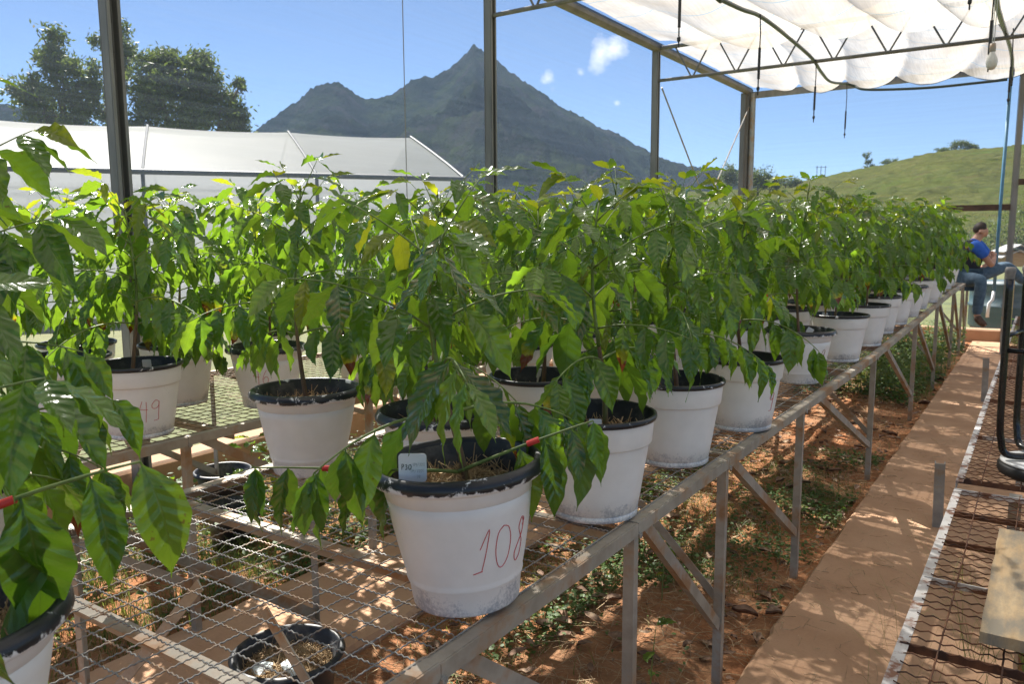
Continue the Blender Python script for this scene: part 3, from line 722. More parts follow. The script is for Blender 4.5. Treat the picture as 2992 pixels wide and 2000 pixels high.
def bench(name, label, x0, x1, y0, y1, zf, legs, crossbars, wmat, rmat, near=None, lean=1):
    root = empty(name, ((x0+x1)/2, y0, 0), 0, label, 'bench', None)
    L = root.location; lo = lambda x, y, z: Vector((x, y, z))-L
    ys = [y0]+[y for y in legs if y0 < y < y1]+[y1]
    for x, sd in ((x1, 1), (x0, -1)):
        for a, b in zip(ys[:-1], ys[1:]):
            jz = RND.uniform(-.003, .003)
            m = MB(); p, q = lo(x-sd*.0, a+.001, zf(a)+.003+jz), lo(x, b-.001, zf(b)+.003+jz)
            m.bar(p-Vector((sd*.018,0,0)), q-Vector((sd*.018,0,0)), .036, .004)
            m.bar(p+Vector((sd*.0024,0,-.016)), q+Vector((sd*.0024,0,-.016)), .004, .034)
            m.obj('rail', rmat, root)
    for y in legs:
        for x, sd in ((x1, 1), (x0, -1)):
            m = MB(); h = zf(y)-.01; w = .027
            m.box(lo(x-sd*.0035, y, h/2-.02), (.004, w, h)); m.box(lo(x-sd*(.006+w/2), y-w/2+.002, h/2-.02), (w, .004, h))
            m.obj('leg', rmat, root)
            bm = MB(); bm.lathe([(.001,0),(.009,0),(.009,.006),(.001,.006)], 6); o = bm.obj('bolt', galv, root)
            o.rotation_euler = (0, sd*pi/2, 0); o.location = lo(x+sd*.0045, y+.005, zf(y)-.03)
    for a, b in zip(legs[:-1], legs[1:]):
        for x, sd in ((x1, 1), (x0, -1)):
            st = max(a+.07, b-1.5)
            m = MB(); m.bar(lo(x-sd*.010, st, zf(st)-.02), lo(x-sd*.010, b-.012, .24), .004, .036)
            m.bar(lo(x-sd*.024, st, zf(st)-.036), lo(x-sd*.024, b-.012, .224), .026, .004); m.obj('brace', rmat, root)
    for y in crossbars:
        m = MB(); m.bar(lo(x0+.01, y, zf(y)-.014), lo(x1-.01, y, zf(y)-.014), .036, .004); m.bar(lo(x0+.01, y+.016, zf(y)-.036), lo(x1-.01, y+.016, zf(y)-.036), .004, .038)
        m.obj('crossbar', rmat, root)
    for y in legs[::2]:
        m = MB(); m.bar(lo(x0+.02, y+.03, .3), lo(x0+.52, y+.03, zf(y)-.05), .03, .004, (0,1,0)); m.bar(lo(x1-.02, y+.03, .3), lo(x1-.52, y+.03, zf(y)-.05), .03, .004, (0,1,0)); m.obj('brace', rmat, root)
    parts = []
    sp = .0535
    fx = np.arange(x0+.05, x1-.03, .0595)
    z_ = lambda y: zf(y)+.006
    split = near if near else y0
    if near:
        parts.append(wires('y', fx, y0, split, .0072, .0014, .0019, z_))
        parts.append(wires('x', np.arange(y0+.02, split, sp), x0+.034, x1-.034, .0072, .0014, .0019, z_, 1))
    parts.append(wires('y', fx, split, y1, .02, .0010, .0020, z_, 0, 3))
    parts.append(wires('x', np.arange(split+.02, y1, sp), x0+.034, x1-.034, .02, .0010, .0020, z_, 1, 3))
    V, F = join(parts); V = V-np.array(L)
    o = link('wire_mesh', np_mesh('wire_mesh', V, F, wmat), root); tag(o, kind='stuff')
    return root
legsA = [-.9, .35, 1.02, 1.85, 2.58, 3.62, 5.45, 7.4, 9.0, 10.7, 11.9, 12.7]
bench('plant_bench', 'long galvanised wire mesh bench carrying the nearest potted coffee plants', -2.12, -.85, -1.0, 12.8, zA, legsA,
      [.28, .80, 1.32, 1.80, 2.7, 3.76, 4.8, 5.9, 7.0, 8.2, 9.4, 10.6, 11.8], wire_m, galv_rust, 3.4)
zB = lambda y: .84
legsB = [-.6, .9, 1.75, 2.75, 4.3, 6.0, 7.8, 9.6, 11.2, 12.6]
bench('plant_bench', 'dusty brown wire mesh bench of pots along the side netting', -3.96, -2.69, -1.0, 12.8, zB, legsB,
      [.0, 1.0, 1.95, 2.9, 3.9, 4.9, 5.9, 7.0, 8.2, 9.4, 10.6, 11.8], wire_dusty, galv_rust, None)
# gusset plate with bolt at the near corner of the front rail
# rusty bench on the right
rb = empty('rusty_bench', (.18, 1.0, 0), 0, 'empty rusty mesh bench with flaking white rail on the right of the path', 'bench')
rl = lambda x, y, z: Vector((x, y, z))-rb.location
def zC(y): return .555+.012*math.sin(y*1.3)+.02*(y > 3.7)
segs = [(1.0, 2.13), (2.13, 2.62), (2.62, 3.68), (3.72, 5.6), (5.6, 7.6), (7.6, 9.6), (9.6, 11.6)]
for a, b in segs:
    for x, mt in ((-.245, rust_white), (.62, rust)):
        m = MB(); m.bar(rl(x+.012, a, zC(a)), rl(x+.012, b-.002, zC(b)), .028, .004); m.bar(rl(x, a, zC(a)-.016), rl(x, b-.002, zC(b)-.016), .004, .036); m.obj('rail', mt, rb)
for y in (1.2, 1.7, 2.13, 2.62, 3.0, 3.35, 3.66, 3.76, 4.6, 5.6, 6.6, 7.6, 8.6, 9.6, 10.6, 11.5):
    m = MB(); m.bar(rl(-.24, y, zC(y)-.006), rl(.61, y, zC(y)-.006), .006, .022); m.bar(rl(-.24, y+.012, zC(y)-.016), rl(.61, y+.012, zC(y)-.016), .022, .004)
    m.obj('crossbar', rust_white if RND.random() < .3 else rust, rb)
for y in (1.95, 3.7, 5.6, 7.6, 9.6, 11.5):
    for x in (-.03, .56):
        MB().box(rl(x, y, .27), (.045, .045, .55)).obj('leg', galv, rb)
fx = np.array([-.155, -.02, .115, .25, .385, .52])
pr = []
for a, b in ((1.0, 3.68), (3.72, 11.6)):
    pr.append(wires('y', fx, a, b, .03, .0018, .0024, lambda y: zC(y)+.004, 0, 4))
    ysx = np.arange(a+.03, b, .052); ysx = ysx+np.random.default_rng(3).normal(0, .006, len(ysx))
    pr.append(wires('x', ysx, -.225, .61, .020, .0028, .0022, lambda y: zC(y)+.004, 1, 4))
V, F = join(pr); V = V-np.array(rb.location)
tag(link('wire_mesh', np_mesh('wire_mesh', V, F, rust), rb), kind='stuff')
sg = 'short steel stub posts along the path'
for (y, h, lb) in ((4.6, .36, 'nearest short grey steel stub post at the path edge'), (8.4, .42, 'middle short steel stub post at the path edge'), (11.9, .5, 'farthest short steel stub post beside the black stool legs')):
    m = MB(); w = .05; m.box((0,-w/2+.003,h/2+.02), (w, .005, h)); m.box((-w/2+.003,.003,h/2+.02), (.005, w-.006, h)); m.box((w/2-.003,.003,h/2+.02), (.005, w-.006, h))
    o = m.obj('stub_post', galv); o.location = (-.375, y, .03); o.rotation_euler = (.03, -.02, .1); tag(o, lb, 'post', sg)

# plank
m = MB(); NX, NY = 6, 30; x0, x1, y0, y1 = -.088, .20, 2.16, 2.97
for j in range(NY+1):
    for i in range(NX+1):
        x = x0+(x1-x0)*i/NX; y = y0+(y1-y0)*j/NY
        e = .005*mn.noise(Vector((i*.7, y*9, 0)))
        m.v.append((x+e*(i in (0, NX)), y+.01*mn.noise(Vector((x*9, 0, 4)))*(j in (0, NY)), .03+.0015*mn.noise(Vector((x*20, y*6, 0)))))
k = len(m.v); m.v += [(a, b, 0) for a, b, c in m.v]; W = NX+1
for j in range(NY):
    for i in range(NX):
        q = j*W+i; m.f.append((q, q+1, q+W+1, q+W)); m.f.append((k+q, k+q+W, k+q+W+1, k+q+1))
    for q, s_ in ((j*W, 0), (j*W+NX, 1)): m.f.append((q, q+W, k+q+W, k+q) if not s_ else (q+W, q, k+q, k+q+W))
for i in range(NX): m.f.append((i+1, i, k+i, k+i+1)); q = NY*W+i; m.f.append((q, q+1, k+q+1, k+q))
m.m = [0]*len(m.f)
t = NT('weathered_board'); v = t.coords('Object', (9, .9, 9)); f_ = t.noise(v, 3, 6, .6, .6); g_ = t.noise(t.coords('Object', (5,2,1)), 2.1, 6, .68); s_ = t.noise(t.coords('Object', (60,2,60)), 2, 3, .6)
c = t.ramp(f_, [(.3, (.42,.28,.14)), (.7, (.55,.41,.24))]); c = t.mix(t.ramp(g_, [(.42, 0.), (.6, .85)]), c, (.20,.185,.15)); c = t.mix(t.ramp(s_, [(.5, 0.), (.8, .25)]), c, (.3,.2,.1))
t.color(c); t.rough(.8); t.bump(s_, .35, .002)
pk = m.obj('plank', t.mat); pk.location = (0, 0, .575); pk.rotation_euler = (R(.6), 0, R(-.5)); tag(pk, 'pale sawn wooden board with grey stains lying on the rusty mesh bench', 'plank')

# upturned stool
st = empty('stool', (.075, 3.95, .575), R(-12), 'black tubular bar stool standing upside down on the rusty bench', 'stool')
MB().lathe([(.001,0),(.165,0),(.18,.008),(.187,.022),(.186,.045),(.178,.052),(.001,.053)], 56).obj('cushion', black_rubber, st, True)
MB().lathe([(.001,.0545),(.174,.0545),(.178,.058),(.176,.066),(.001,.067)], 56).obj('seat_board', white_plastic, st, True)
LG = []
for k, (dx, dy) in enumerate(((-.165,-.11),(-.165,.15),(.15,.15),(.15,-.11))):
    p = [Vector((dx*.25, dy*.25, .085)), Vector((dx*.7, dy*.7, .085)), Vector((dx*.88, dy*.88, .10)), Vector((dx*.95, dy*.95, .15)), Vector((dx, dy, .27)), Vector((dx*1.02, dy*1.02, .86))]
    lg = MB().tube(smooth_pts(p, 6), .0145, 12).obj('leg', black_paint, st, True); LG.append((dx, dy))
    MB().lathe([(.001,.89),(.017,.889),(.021,.88),(.021,.868),(.018,.86),(.0166,.84)], 16, (dx*1.02, dy*1.02, 0)).obj('foot_cap', noisy('worn_rubber_cap_%d' % k, (.18,.17,.16), (.28,.26,.24), 30, .7, 0, .2, .001), lg, True)
for k in range(4):
    a, b = LG[k], LG[(k+1) % 4]; z = .54 if k % 2 else .60
    MB().tube([(a[0]*1.01, a[1]*1.01, z), (b[0]*1.01, b[1]*1.01, z)], .011, 8).obj('rung', black_paint, st, True)

# ================================================================ LEAVES
def leaf_mesh(name, mat, seed, nu=24, nv=6, waves=4.3, wf=.38, droop=.16, fold=.16, curl=.0, bent=.08):
    rr = random.Random(seed); V = []; UV = []
    ph = rr.uniform(0, 6); tw = rr.uniform(-1.1, 1.1)
    for i in range(nu+1):
        u = i/nu
        pet = .05
        if u < pet: w = .010+0*u
        else:
            s = (u-pet)/(1-pet)
            w = wf*.5*(sin(pi*min(1, s*1.06)**.88)**.80 if s < .943 else 0)
            w = max(w, .035*(1-s)**.5 if s > .8 else 0, .004)
        cx = u; cz = -droop*u*u*1.1
        cy = bent*sin(u*2.4)*(1 if seed % 2 else -1)
        for j in range(nv+1):
            v = (j/nv)*2-1; av = abs(v)
            y = w*v
            z = fold*av*w*1.1 - curl*av*av*w
            lob = sin((u*waves - av*.45)*2*pi+ph+(1.3 if v > 0 else 0))
            z += (.016*lob*av**2+.006*lob*av)*(1 if u > pet else 0)*min(1, w*7)
            y *= 1+.022*lob*av
            th = tw*u*.9
            yy, zz = y*cos(th)-z*sin(th), y*sin(th)+z*cos(th)
            V.append((cx-.02*av*u, yy+cy, zz+cz)); UV.append((u, j/nv))
    W = nv+1; F = [(i*W+j, (i+1)*W+j, (i+1)*W+j+1, i*W+j+1) for i in range(nu) for j in range(nv)]
    me = bpy.data.meshes.new(name); me.from_pydata(V, [], F); me.materials.append(mat)
    uvl = me.uv_layers.new(name='UVMap')
    for l in me.loops: uvl.data[l.index].uv = UV[l.vertex_index]
    me.polygons.foreach_set('use_smooth', [True]*len(me.polygons)); me.update(); return me

def leaf_mat(name, stops, trans_col, burnt=False, dusty=.0, tfac=.42):
    t = NT(name); tc_ = t.n.new('ShaderNodeTexCoord'); sep = t.n.new('ShaderNodeSeparateXYZ'); t.l.new(tc_.outputs['UV'], sep.inputs[0])
    oi = t.n.new('ShaderNodeObjectInfo'); rnd = oi.outputs['Random']
    av = t.math('ABSOLUTE', t.math('MULTIPLY_ADD', sep.outputs['Y'], 2, -1))
    un = t.math('MULTIPLY_ADD', av, -.16, sep.outputs['X'])
    fr = t.math('FRACT', t.math('MULTIPLY', un, 9)); vein = t.math('ABSOLUTE', t.math('SUBTRACT', fr, .5))   # 0 at vein
    vmask = t.ramp(vein, [(0., 1.), (.07, 0.)])
    mid = t.ramp(av, [(.0, 1.), (.055, 0.)])
    vm = t.math('MAXIMUM', t.math('MULTIPLY', vmask, .35), mid)
    obj = tc_.outputs['Object']; no = t.n.new('ShaderNodeTexNoise'); no.inputs['Scale'].default_value = 4; no.inputs['Detail'].default_value = 4
    av2 = t.n.new('ShaderNodeVectorMath'); av2.operation = 'ADD'; t.l.new(obj, av2.inputs[0]); cb = t.n.new('ShaderNodeCombineXYZ'); t.l.new(t.math('MULTIPLY', rnd, 50), cb.inputs[0]); t.l.new(cb.outputs[0], av2.inputs[1]); t.l.new(av2.outputs[0], no.inputs['Vector'])
    nz = no.outputs['Fac']
    base = t.ramp(t.math('MULTIPLY_ADD', nz, .35, t.math('MULTIPLY', rnd, .8)), stops)
    if dusty:
        dm = t.math('MULTIPLY', t.ramp(vein, [(.1, 0.), (.3, 1.)]), t.ramp(nz, [(.45, 0.), (.6, dusty)]))
        base = t.mix(dm, base, (.17,.13,.045))
    base = t.mix(t.math('MULTIPLY', vm, .45), base, (.16,.22,.06))
    tcol = t.mix(rnd, trans_col, tuple(x*y for x, y in zip(trans_col, (1.35, 1.12, 1.0))))
    tcol = t.mix(t.math('MULTIPLY', vm, .35), tcol, (.08,.14,.01))
    sp = t.n.new('ShaderNodeTexNoise'); sp.inputs['Scale'].default_value = 15; sp.inputs['Detail'].default_value = 2; t.l.new(av2.outputs[0], sp.inputs['Vector'])
    spm = t.math('MULTIPLY', t.ramp(sp.outputs['Fac'], [(.69, 0.), (.73, .8)]), t.math('GREATER_THAN', rnd, .45))
    base = t.mix(spm, base, (.12,.075,.03)); tcol = t.mix(spm, tcol, (.15,.09,.02))
    if burnt:
        bm_ = t.ramp(t.math('MULTIPLY_ADD', nz, .5, sep.outputs['X']), [(.95, 0.), (1.02, 1.)])
        ym_ = t.ramp(t.math('MULTIPLY_ADD', nz, .5, sep.outputs['X']), [(.78, 0.), (.95, 1.)])
        base = t.mix(ym_, base, (.32,.30,.02)); tcol = t.mix(ym_, tcol, (.65,.55,.02))
        base = t.mix(bm_, base, (.20,.055,.02)); tcol = t.mix(bm_, tcol, (.22,.05,.01))
    geo = t.n.new('ShaderNodeNewGeometry')
    under = t.mix(.6, base, (.10,.19,.045))
    colr = t.mix(geo.outputs['Backfacing'], base, under)
    t.color(colr)
    t.rough(t.mix(geo.outputs['Backfacing'], t.mix(nz, .10, .26), .42)); t.b.inputs['Specular IOR Level'].default_value = .62
    h = t.math('SUBTRACT', t.math('MULTIPLY', t.math('MULTIPLY_ADD', t.math('COSINE', t.math('MULTIPLY', vein, 6.2832)), -.5, .5), t.ramp(av, [(0., .3), (.5, 1.)])), t.math('MULTIPLY', mid, .8))
    h = t.math('ADD', h, t.math('MULTIPLY', nz, .8))
    t.bump(h, .20, .03)
    tl = t.n.new('ShaderNodeBsdfTranslucent'); t.l.new(tcol, tl.inputs['Color'])
    mx = t.n.new('ShaderNodeMixShader'); mx.inputs[0].default_value = tfac
    t.l.new(t.b.outputs[0], mx.inputs[1]); t.l.new(tl.outputs[0], mx.inputs[2]); t.l.new(mx.outputs[0], t.out.inputs['Surface'])
    return t.mat
GREEN = [(.15, (.026,.075,.013)), (.55, (.052,.132,.018)), (1.0, (.115,.20,.026))]
lm_green = leaf_mat('coffee_leaf_green', GREEN, (.22,.42,.022), tfac=.37)
lm_dusty = leaf_mat('coffee_leaf_dusty', [(.2, (.022,.065,.012)), (1.0, (.05,.12,.018))], (.15,.30,.018), dusty=.85, tfac=.3)
lm_young = leaf_mat('coffee_leaf_young', [(.2, (.07,.14,.015)), (1.0, (.15,.18,.02))], (.36,.46,.02), tfac=.45)
lm_burnt = leaf_mat('coffee_leaf_burnt', GREEN, (.20,.38,.02), burnt=True, tfac=.36)
LV = {'g': [leaf_mesh('leaf', lm_green, s, droop=d, fold=f, wf=w) for s, d, f, w in ((1,.16,.2,.41),(2,.05,.3,.37),(3,.28,.15,.43),(4,.12,.4,.39),(5,.38,.25,.39),(6,.2,.1,.44))],
      'd': [leaf_mesh('leaf', lm_dusty, s, droop=d, fold=.18, wf=.44) for s, d in ((11,.1),(12,.22),(13,.02))],
      'y': [leaf_mesh('leaf', lm_young, s, droop=d, fold=.35, wf=.36) for s, d in ((21,.1),(22,.35),(23,.2))],
      'b': [leaf_mesh('leaf', lm_burnt, s, droop=d, fold=.22, wf=.42) for s, d in ((31,.1),(32,.25))]}
stem_m = noisy('green_stem', (.10,.16,.035), (.20,.26,.07), 30, .5, 0, .2, .002)
bark_m = noisy('brown_stem', (.10,.055,.035), (.19,.12,.07), 30, .8, 0, .6, .003, (1,1,.25), c3=(.16,.19,.06), s3=9)
stem_mixed = None

def frame(a, nrm):
    a = a.normalized(); n = nrm-a*nrm.dot(a)
    if n.length < 1e-3: n = a.orthogonal()
    n.normalize(); y = n.cross(a)
    return Matrix((a, y, n)).transposed()
UP = Vector((0,0,1))
def add_leaf(root, pos, axis, nrm, L, kind, rr, wscale=1.):
    me = rr.choice(LV[kind]); o = bpy.data.objects.new('leaf', me); COL.objects.link(o); o.parent = root
    M = frame(axis, nrm).to_4x4() @ Matrix.Diagonal((L, L*wscale*rr.uniform(.74, 1.06), L*rr.uniform(.7, 1.6), 1)); M.translation = pos
    o.matrix_local = M; return o

SOILZ = .205
def grow_branch(root, rr, p0, direc, L, droop, f, leaf_len, hang, start=.07, low=False, tape=None, dusty=.15, step=.062, thick=.0032):
    pts = [p0.copy()]; d = direc.normalized(); p = p0.copy(); seg = .03; n = max(3, int(L/seg))
    for i in range(n):
        d = (d+Vector((0,0,-droop*seg))+Vector((rr.uniform(-.03,.03), rr.uniform(-.03,.03), rr.uniform(-.02,.02)))).normalized(); p = p+d*seg; pts.append(p.copy())
    rad = [thick*(1-.6*i/n) for i in range(n+1)]
    br = MB().tube(pts, rad, 6).obj('branch', stem_m, root, True)
    def pos(s):
        x = min(s/seg, n-1e-4); i = int(x); return pts[i].lerp(pts[i+1], x-i), (pts[i+1]-pts[i]).normalized()
    s = start+rr.uniform(0, .02); k = 0
    while s < L-.01:
        q, dd = pos(s); side = dd.cross(UP).normalized()
        prog = s/L
        for sg_ in (-1, 1):
            if rr.random() < .06: continue
            ll = leaf_len*rr.uniform(.78, 1.22)*(1-.25*prog)
            hz_ = hang*rr.uniform(.75, 1.2)
            ax = side*sg_*rr.uniform(.35, .75)+dd*rr.uniform(.15, .6)+Vector((0,0,-hz_))
            nr = UP*rr.uniform(.6, 1)+side*sg_*rr.uniform(.3, .9)+dd*.35
            kk = 'g'; r_ = rr.random()
            if f > .82 and r_ < .2: kk = 'y'
            elif prog > .85 and r_ < .12: kk = 'y'
            elif low and r_ < .12: kk = 'b'
            elif r_ < dusty: kk = 'd'
            add_leaf(root, q+side*sg_*.003, ax, nr, ll, kk, rr)
        s += step*rr.uniform(.85, 1.2); k += 1
    q, dd = pos(L)
    for sg_ in (-1, 1):
        side = dd.cross(UP).normalized()
        add_leaf(root, q, dd*(.35 if hang > 1.4 else .8)+side*sg_*.45+Vector((0,0,-hang*.7)), UP+side*sg_*.3, leaf_len*rr.uniform(.55, .8), 'y' if (f > .7 and rr.random() < .35) else 'g', rr)
    if tape:
        q, dd = pos(tape*L); MB().tube([q-dd*.013, q+dd*.013], .0058, 10).obj('red_band', red_tape, br)
    return br

def grow(root, seed, H, spread=.34, n_skip=0, dusty=.12, leaf=.15, lowz=.33, lean=(0,0), band=False, heroes=None, az0=None):
    rr = random.Random(seed)
    base = Vector((rr.uniform(-.012,.012), rr.uniform(-.012,.012), SOILZ-.02))
    ztop = H; pts = []; nseg = 12
    for i in range(nseg+1):
        s = i/nseg
        pts.append(base+Vector((lean[0]*s+.018*sin(s*5+seed), lean[1]*s+.016*sin(s*4+seed*2), (ztop-base.z)*s)))
    def spos(z):
        s = (z-base.z)/(ztop-base.z)*nseg; s = min(max(s, 0), nseg-1e-4); i = int(s); return pts[i].lerp(pts[i+1], s-i)
    cut = 5
    MB().tube(pts[:cut+1], [.0085-.0006*i for i in range(cut+1)], 9).obj('stem', bark_m, root, True)
    MB().tube(pts[cut:], [.0055-.0004*i for i in range(nseg-cut+1)], 8).obj('stem', stem_m, root, True)
    z = lowz; a = az0 if az0 is not None else rr.uniform(0, pi); k = 0
    while z < H-.015:
        f = (z-lowz)/(H-lowz)
        if k >= n_skip:
            for sg_ in (0, 1):
                aa = a+pi*sg_+rr.uniform(-.25, .25)
                L = spread*(1-f)**.42*rr.uniform(.75, 1.1)+.05
                el = R(18+38*f+rr.uniform(-8, 8))
                d = Vector((cos(aa)*cos(el), sin(aa)*cos(el), sin(el)))
                if L > .085:
                    grow_branch(root, rr, spos(z), d, L, 1.3+1.5*(1-f), f, leaf*(1.10-.2*f), (1.2-.85*f), low=(f < .22), dusty=dusty, tape=(.45 if (band and k == 0) else None), thick=.0036-.0014*f)
                if f > .35:       # leaf pair on the stem itself
                    d2 = Vector((cos(aa), sin(aa), 0))
                    add_leaf(root, spos(z), d2*.8+Vector((0,0,rr.uniform(-.95,.05))), UP+d2*.2, leaf*rr.uniform(.6,.95), 'y' if (f > .93) else 'g', rr)
        z += (.085-.04*f)*rr.uniform(.9, 1.15); a += pi/2+rr.uniform(-.2, .2); k += 1
    tip = pts[-1]
    for sg_ in (0, 1):
        aa = a+pi*sg_; add_leaf(root, tip, Vector((cos(aa)*.7, sin(aa)*.7, .6)), UP*.5-Vector((cos(aa), sin(aa), 0)), leaf*.5, 'y', rr)
    MB().tube([tip, tip+Vector((.002,0,.022))], [.004,.001], 6).obj('bud', stem_m, root, True)

# ================================================================ POTS
def pot_mats():
    t = NT('white_painted_plastic'); v = t.coords('Object'); sep = t.n.new('ShaderNodeSeparateXYZ'); t.l.new(v, sep.inputs[0])
    oi = t.n.new('ShaderNodeObjectInfo')
    vv = t.n.new('ShaderNodeVectorMath'); vv.operation = 'ADD'; t.l.new(v, vv.inputs[0])
    cb = t.n.new('ShaderNodeCombineXYZ'); t.l.new(t.math('MULTIPLY', oi.outputs['Random'], 30), cb.inputs[0]); t.l.new(cb.outputs[0], vv.inputs[1])
    a = t.noise(vv.outputs[0], 9, 5, .6); b = t.noise(vv.outputs[0], 120, 4, .8); d = t.noise(vv.outputs[0], 18, 4, .6)
    zz = t.ramp(sep.outputs['Z'], [(.0, 1.), (.045, .55), (.08, .0)])
    worn = t.ramp(t.math('MULTIPLY', t.math('ADD', t.math('MULTIPLY', zz, .42), a), t.math('MULTIPLY_ADD', b, .9, .5)), [(.70, 0.), (.92, .7)])
    c = t.mix(worn, t.ramp(d, [(.3, (.78,.775,.77)), (.7, (.84,.835,.83))]), (.20,.24,.31))
    dirt = t.ramp(t.math('MULTIPLY_ADD', zz, .25, t.noise(vv.outputs[0], 5, 5, .7)), [(.66, 0.), (.9, .2)])
    c = t.mix(dirt, c, (.45,.37,.28))
    t.color(c); t.rough(t.mix(a, .3, .5)); t.bump(t.math('ADD', d, t.math('MULTIPLY', b, .25)), .12, .004)
    r_ = NT('black_rim_with_paint_smears'); v = r_.coords('Object'); oi = r_.n.new('ShaderNodeObjectInfo')
    vv = r_.n.new('ShaderNodeVectorMath'); vv.operation = 'ADD'; r_.l.new(v, vv.inputs[0]); cb = r_.n.new('ShaderNodeCombineXYZ'); r_.l.new(r_.math('MULTIPLY', oi.outputs['Random'], 30), cb.inputs[0]); r_.l.new(cb.outputs[0], vv.inputs[1])
    sep = r_.n.new('ShaderNodeSeparateXYZ'); r_.l.new(v, sep.inputs[0])
    e = r_.noise(vv.outputs[0], 24, 5, .65, .8); g_ = r_.noise(vv.outputs[0], 110, 4, .75)
    lowm = r_.ramp(sep.outputs['Z'], [(.247, 1.), (.2535, .35), (.262, 0.)])
    sm = r_.ramp(r_.math('ADD', r_.math('MULTIPLY_ADD', lowm, .30, e), r_.math('MULTIPLY', g_, .22)), [(.72, 0.), (.78, 1.)])
    r_.color(r_.mix(sm, (.016,.018,.024), (.74,.74,.75))); r_.rough(r_.mix(sm, .33, .6)); r_.bump(r_.math('ADD', e, g_), .15, .003)
    return t.mat, r_.mat
pot_white, pot_rim = pot_mats()
pot_black = noisy('black_pot_plastic', (.016,.018,.022), (.03,.032,.036), 12, .45, 0, .1, .002, c3=(.10,.095,.09), s3=9)
pot_groove = noisy('shadowed_paint_line', (.42,.37,.31), (.50,.45,.38), 20, .7, 0, 0)
profF = [(.001,0),(.104,0),(.111,.003),(.1125,.008),(.1175,.047),(.1205,.051),(.1222,.056),(.1215,.061),(.1225,.066),(.1275,.085),(.135,.12),(.142,.155),(.1485,.19),(.1520,.2145),(.1510,.2155),(.1510,.2165),(.1532,.2175),(.1570,.244)]
rimF = [(.1572,.2445),(.170,.2445),(.1765,.2475),(.1800,.2535),(.1795,.261),(.1750,.2695),(.1690,.274),(.1650,.2745),(.1615,.271),(.1590,.264)]
profS = [(.001,0),(.113,0),(.119,.003),(.1195,.016),(.1175,.0175),(.1175,.0185),(.1195,.020),(.1275,.07),(.135,.12),(.142,.165),(.1468,.199),(.1472,.201),(.1530,.2025),(.1545,.206),(.1585,.25),(.1590,.264)]
rimS = [(.1592,.2645),(.1655,.2665),(.1680,.272),(.1670,.279),(.1620,.282),(.1580,.280)]
inner = [(.1575,.262),(.151,.24),(.143,.20),(.128,.10)]
PM = {}
for kd, pf, rm in (('F', profF, rimF), ('S', profS, rimS)):
    PM[kd] = (MB().lathe(pf, 64).mesh('pot', pot_white, True), MB().lathe(rm, 64).mesh('rim', pot_rim, True), MB().lathe([rm[-1]]+inner, 48).mesh('pot_lining', pot_black, True))
def prad(kd, z):
    pf = profF if kd == 'F' else profS
    return float(np.interp(z, [p[1] for p in pf[1:]], [p[0] for p in pf[1:]]))
straw_m = noisy('dry_straw', (.30,.20,.11), (.56,.42,.25), 40, .85, 0, 0)
def straw_geo(n, rad, z, seed, up=.35, L0=.04, L1=.13, box=None):
    rs = np.random.default_rng(seed)
    r_ = rad*np.sqrt(rs.uniform(0, 1, n)); a = rs.uniform(0, 2*pi, n)
    C = np.stack([r_*np.cos(a), r_*np.sin(a), np.full(n, z)+rs.uniform(0, .014, n)], -1)
    if box is not None: C = np.stack([rs.uniform(box[0], box[1], n), rs.uniform(box[2], box[3], n), rs.uniform(z, z+.012, n)], -1)
    d = rs.normal(size=(n, 3)); d[:, 2] *= up*.5; d /= np.linalg.norm(d, axis=1)[:, None]
    L = rs.uniform(L0, L1, (n, 1)); w = rs.uniform(.0006, .0014, (n, 1))
    s = np.cross(d, rs.normal(size=(n, 3))); s /= np.linalg.norm(s, axis=1)[:, None]
    A = C-d*L/2; B = C+d*L/2; M_ = (A+B)/2+s*L*rs.uniform(-.12,.12,(n,1))
    if box is None:
        for P in (A, B, M_):
            rr_ = np.hypot(P[:, 0], P[:, 1]); k = np.minimum(1, rad/np.maximum(rr_, 1e-6)); P[:, 0] *= k; P[:, 1] *= k; P[:, 2] = np.maximum(P[:, 2], z-.002)
    else:
        for P in (A, B, M_): P[:, 2] = np.maximum(P[:, 2], z-.003)
    q = np.cross(d, s)
    V = np.stack([A-s*w, A+s*w, M_+s*w, M_-s*w, B+s*w, B-s*w, A+q*w, M_+q*w, B+q*w], 1).reshape(-1, 3)
    b = (np.arange(n)*9)[:, None]
    F = np.concatenate([b+np.array([[0,1,2,3]]), b+np.array([[3,2,4,5]]), b+np.array([[0,3,7,6]]), b+np.array([[3,5,8,7]])])
    return V, F
SOIL = MB().lathe([(.001, SOILZ-.012), (.07, SOILZ-.008), (.1425, SOILZ-.016)], 28).mesh('soil', soil_m, True)
STRAW = [np_mesh('straw_mulch', *straw_geo(620, .138, SOILZ-.006, 40+k), straw_m) for k in range(2)]
STRAWH = np_mesh('straw_mulch', *straw_geo(2200, .138, SOILZ-.006, 49, .6), straw_m)
def make_tagm():
    m = MB()
    def rr2(w, h, r, n=5): return [(sx*(w-r)+r*cos(a), sy*(h-r)+r*sin(a)) for sx, sy, a0 in ((1,1,0),(-1,1,pi/2),(-1,-1,pi),(1,-1,3*pi/2)) for a in [a0+pi/2*k/n for k in range(n+1)]]
    P = rr2(.0165, .0155, .004); k = len(P)
    m.v = [(x, -.0008, z) for x, z in P]+[(x, .0008, z) for x, z in P]
    m.f = [tuple(range(k))[::-1], tuple(range(k, 2*k))]+[(i, (i+1) % k, k+(i+1) % k, k+i) for i in range(k)]; m.m = [0]*len(m.f)
    m.box((0, 0, -.019), (.016, .0014, .0068)); m.add([(-.0078,-.0006,-.0226),(.0078,-.0006,-.0226),(.0078,.0006,-.0226),(-.0078,.0006,-.0226),(0,0,-.085)], [(0,1,4),(1,2,4),(2,3,4),(3,0,4)])
    return m.mesh('plant_tag', white_plastic)
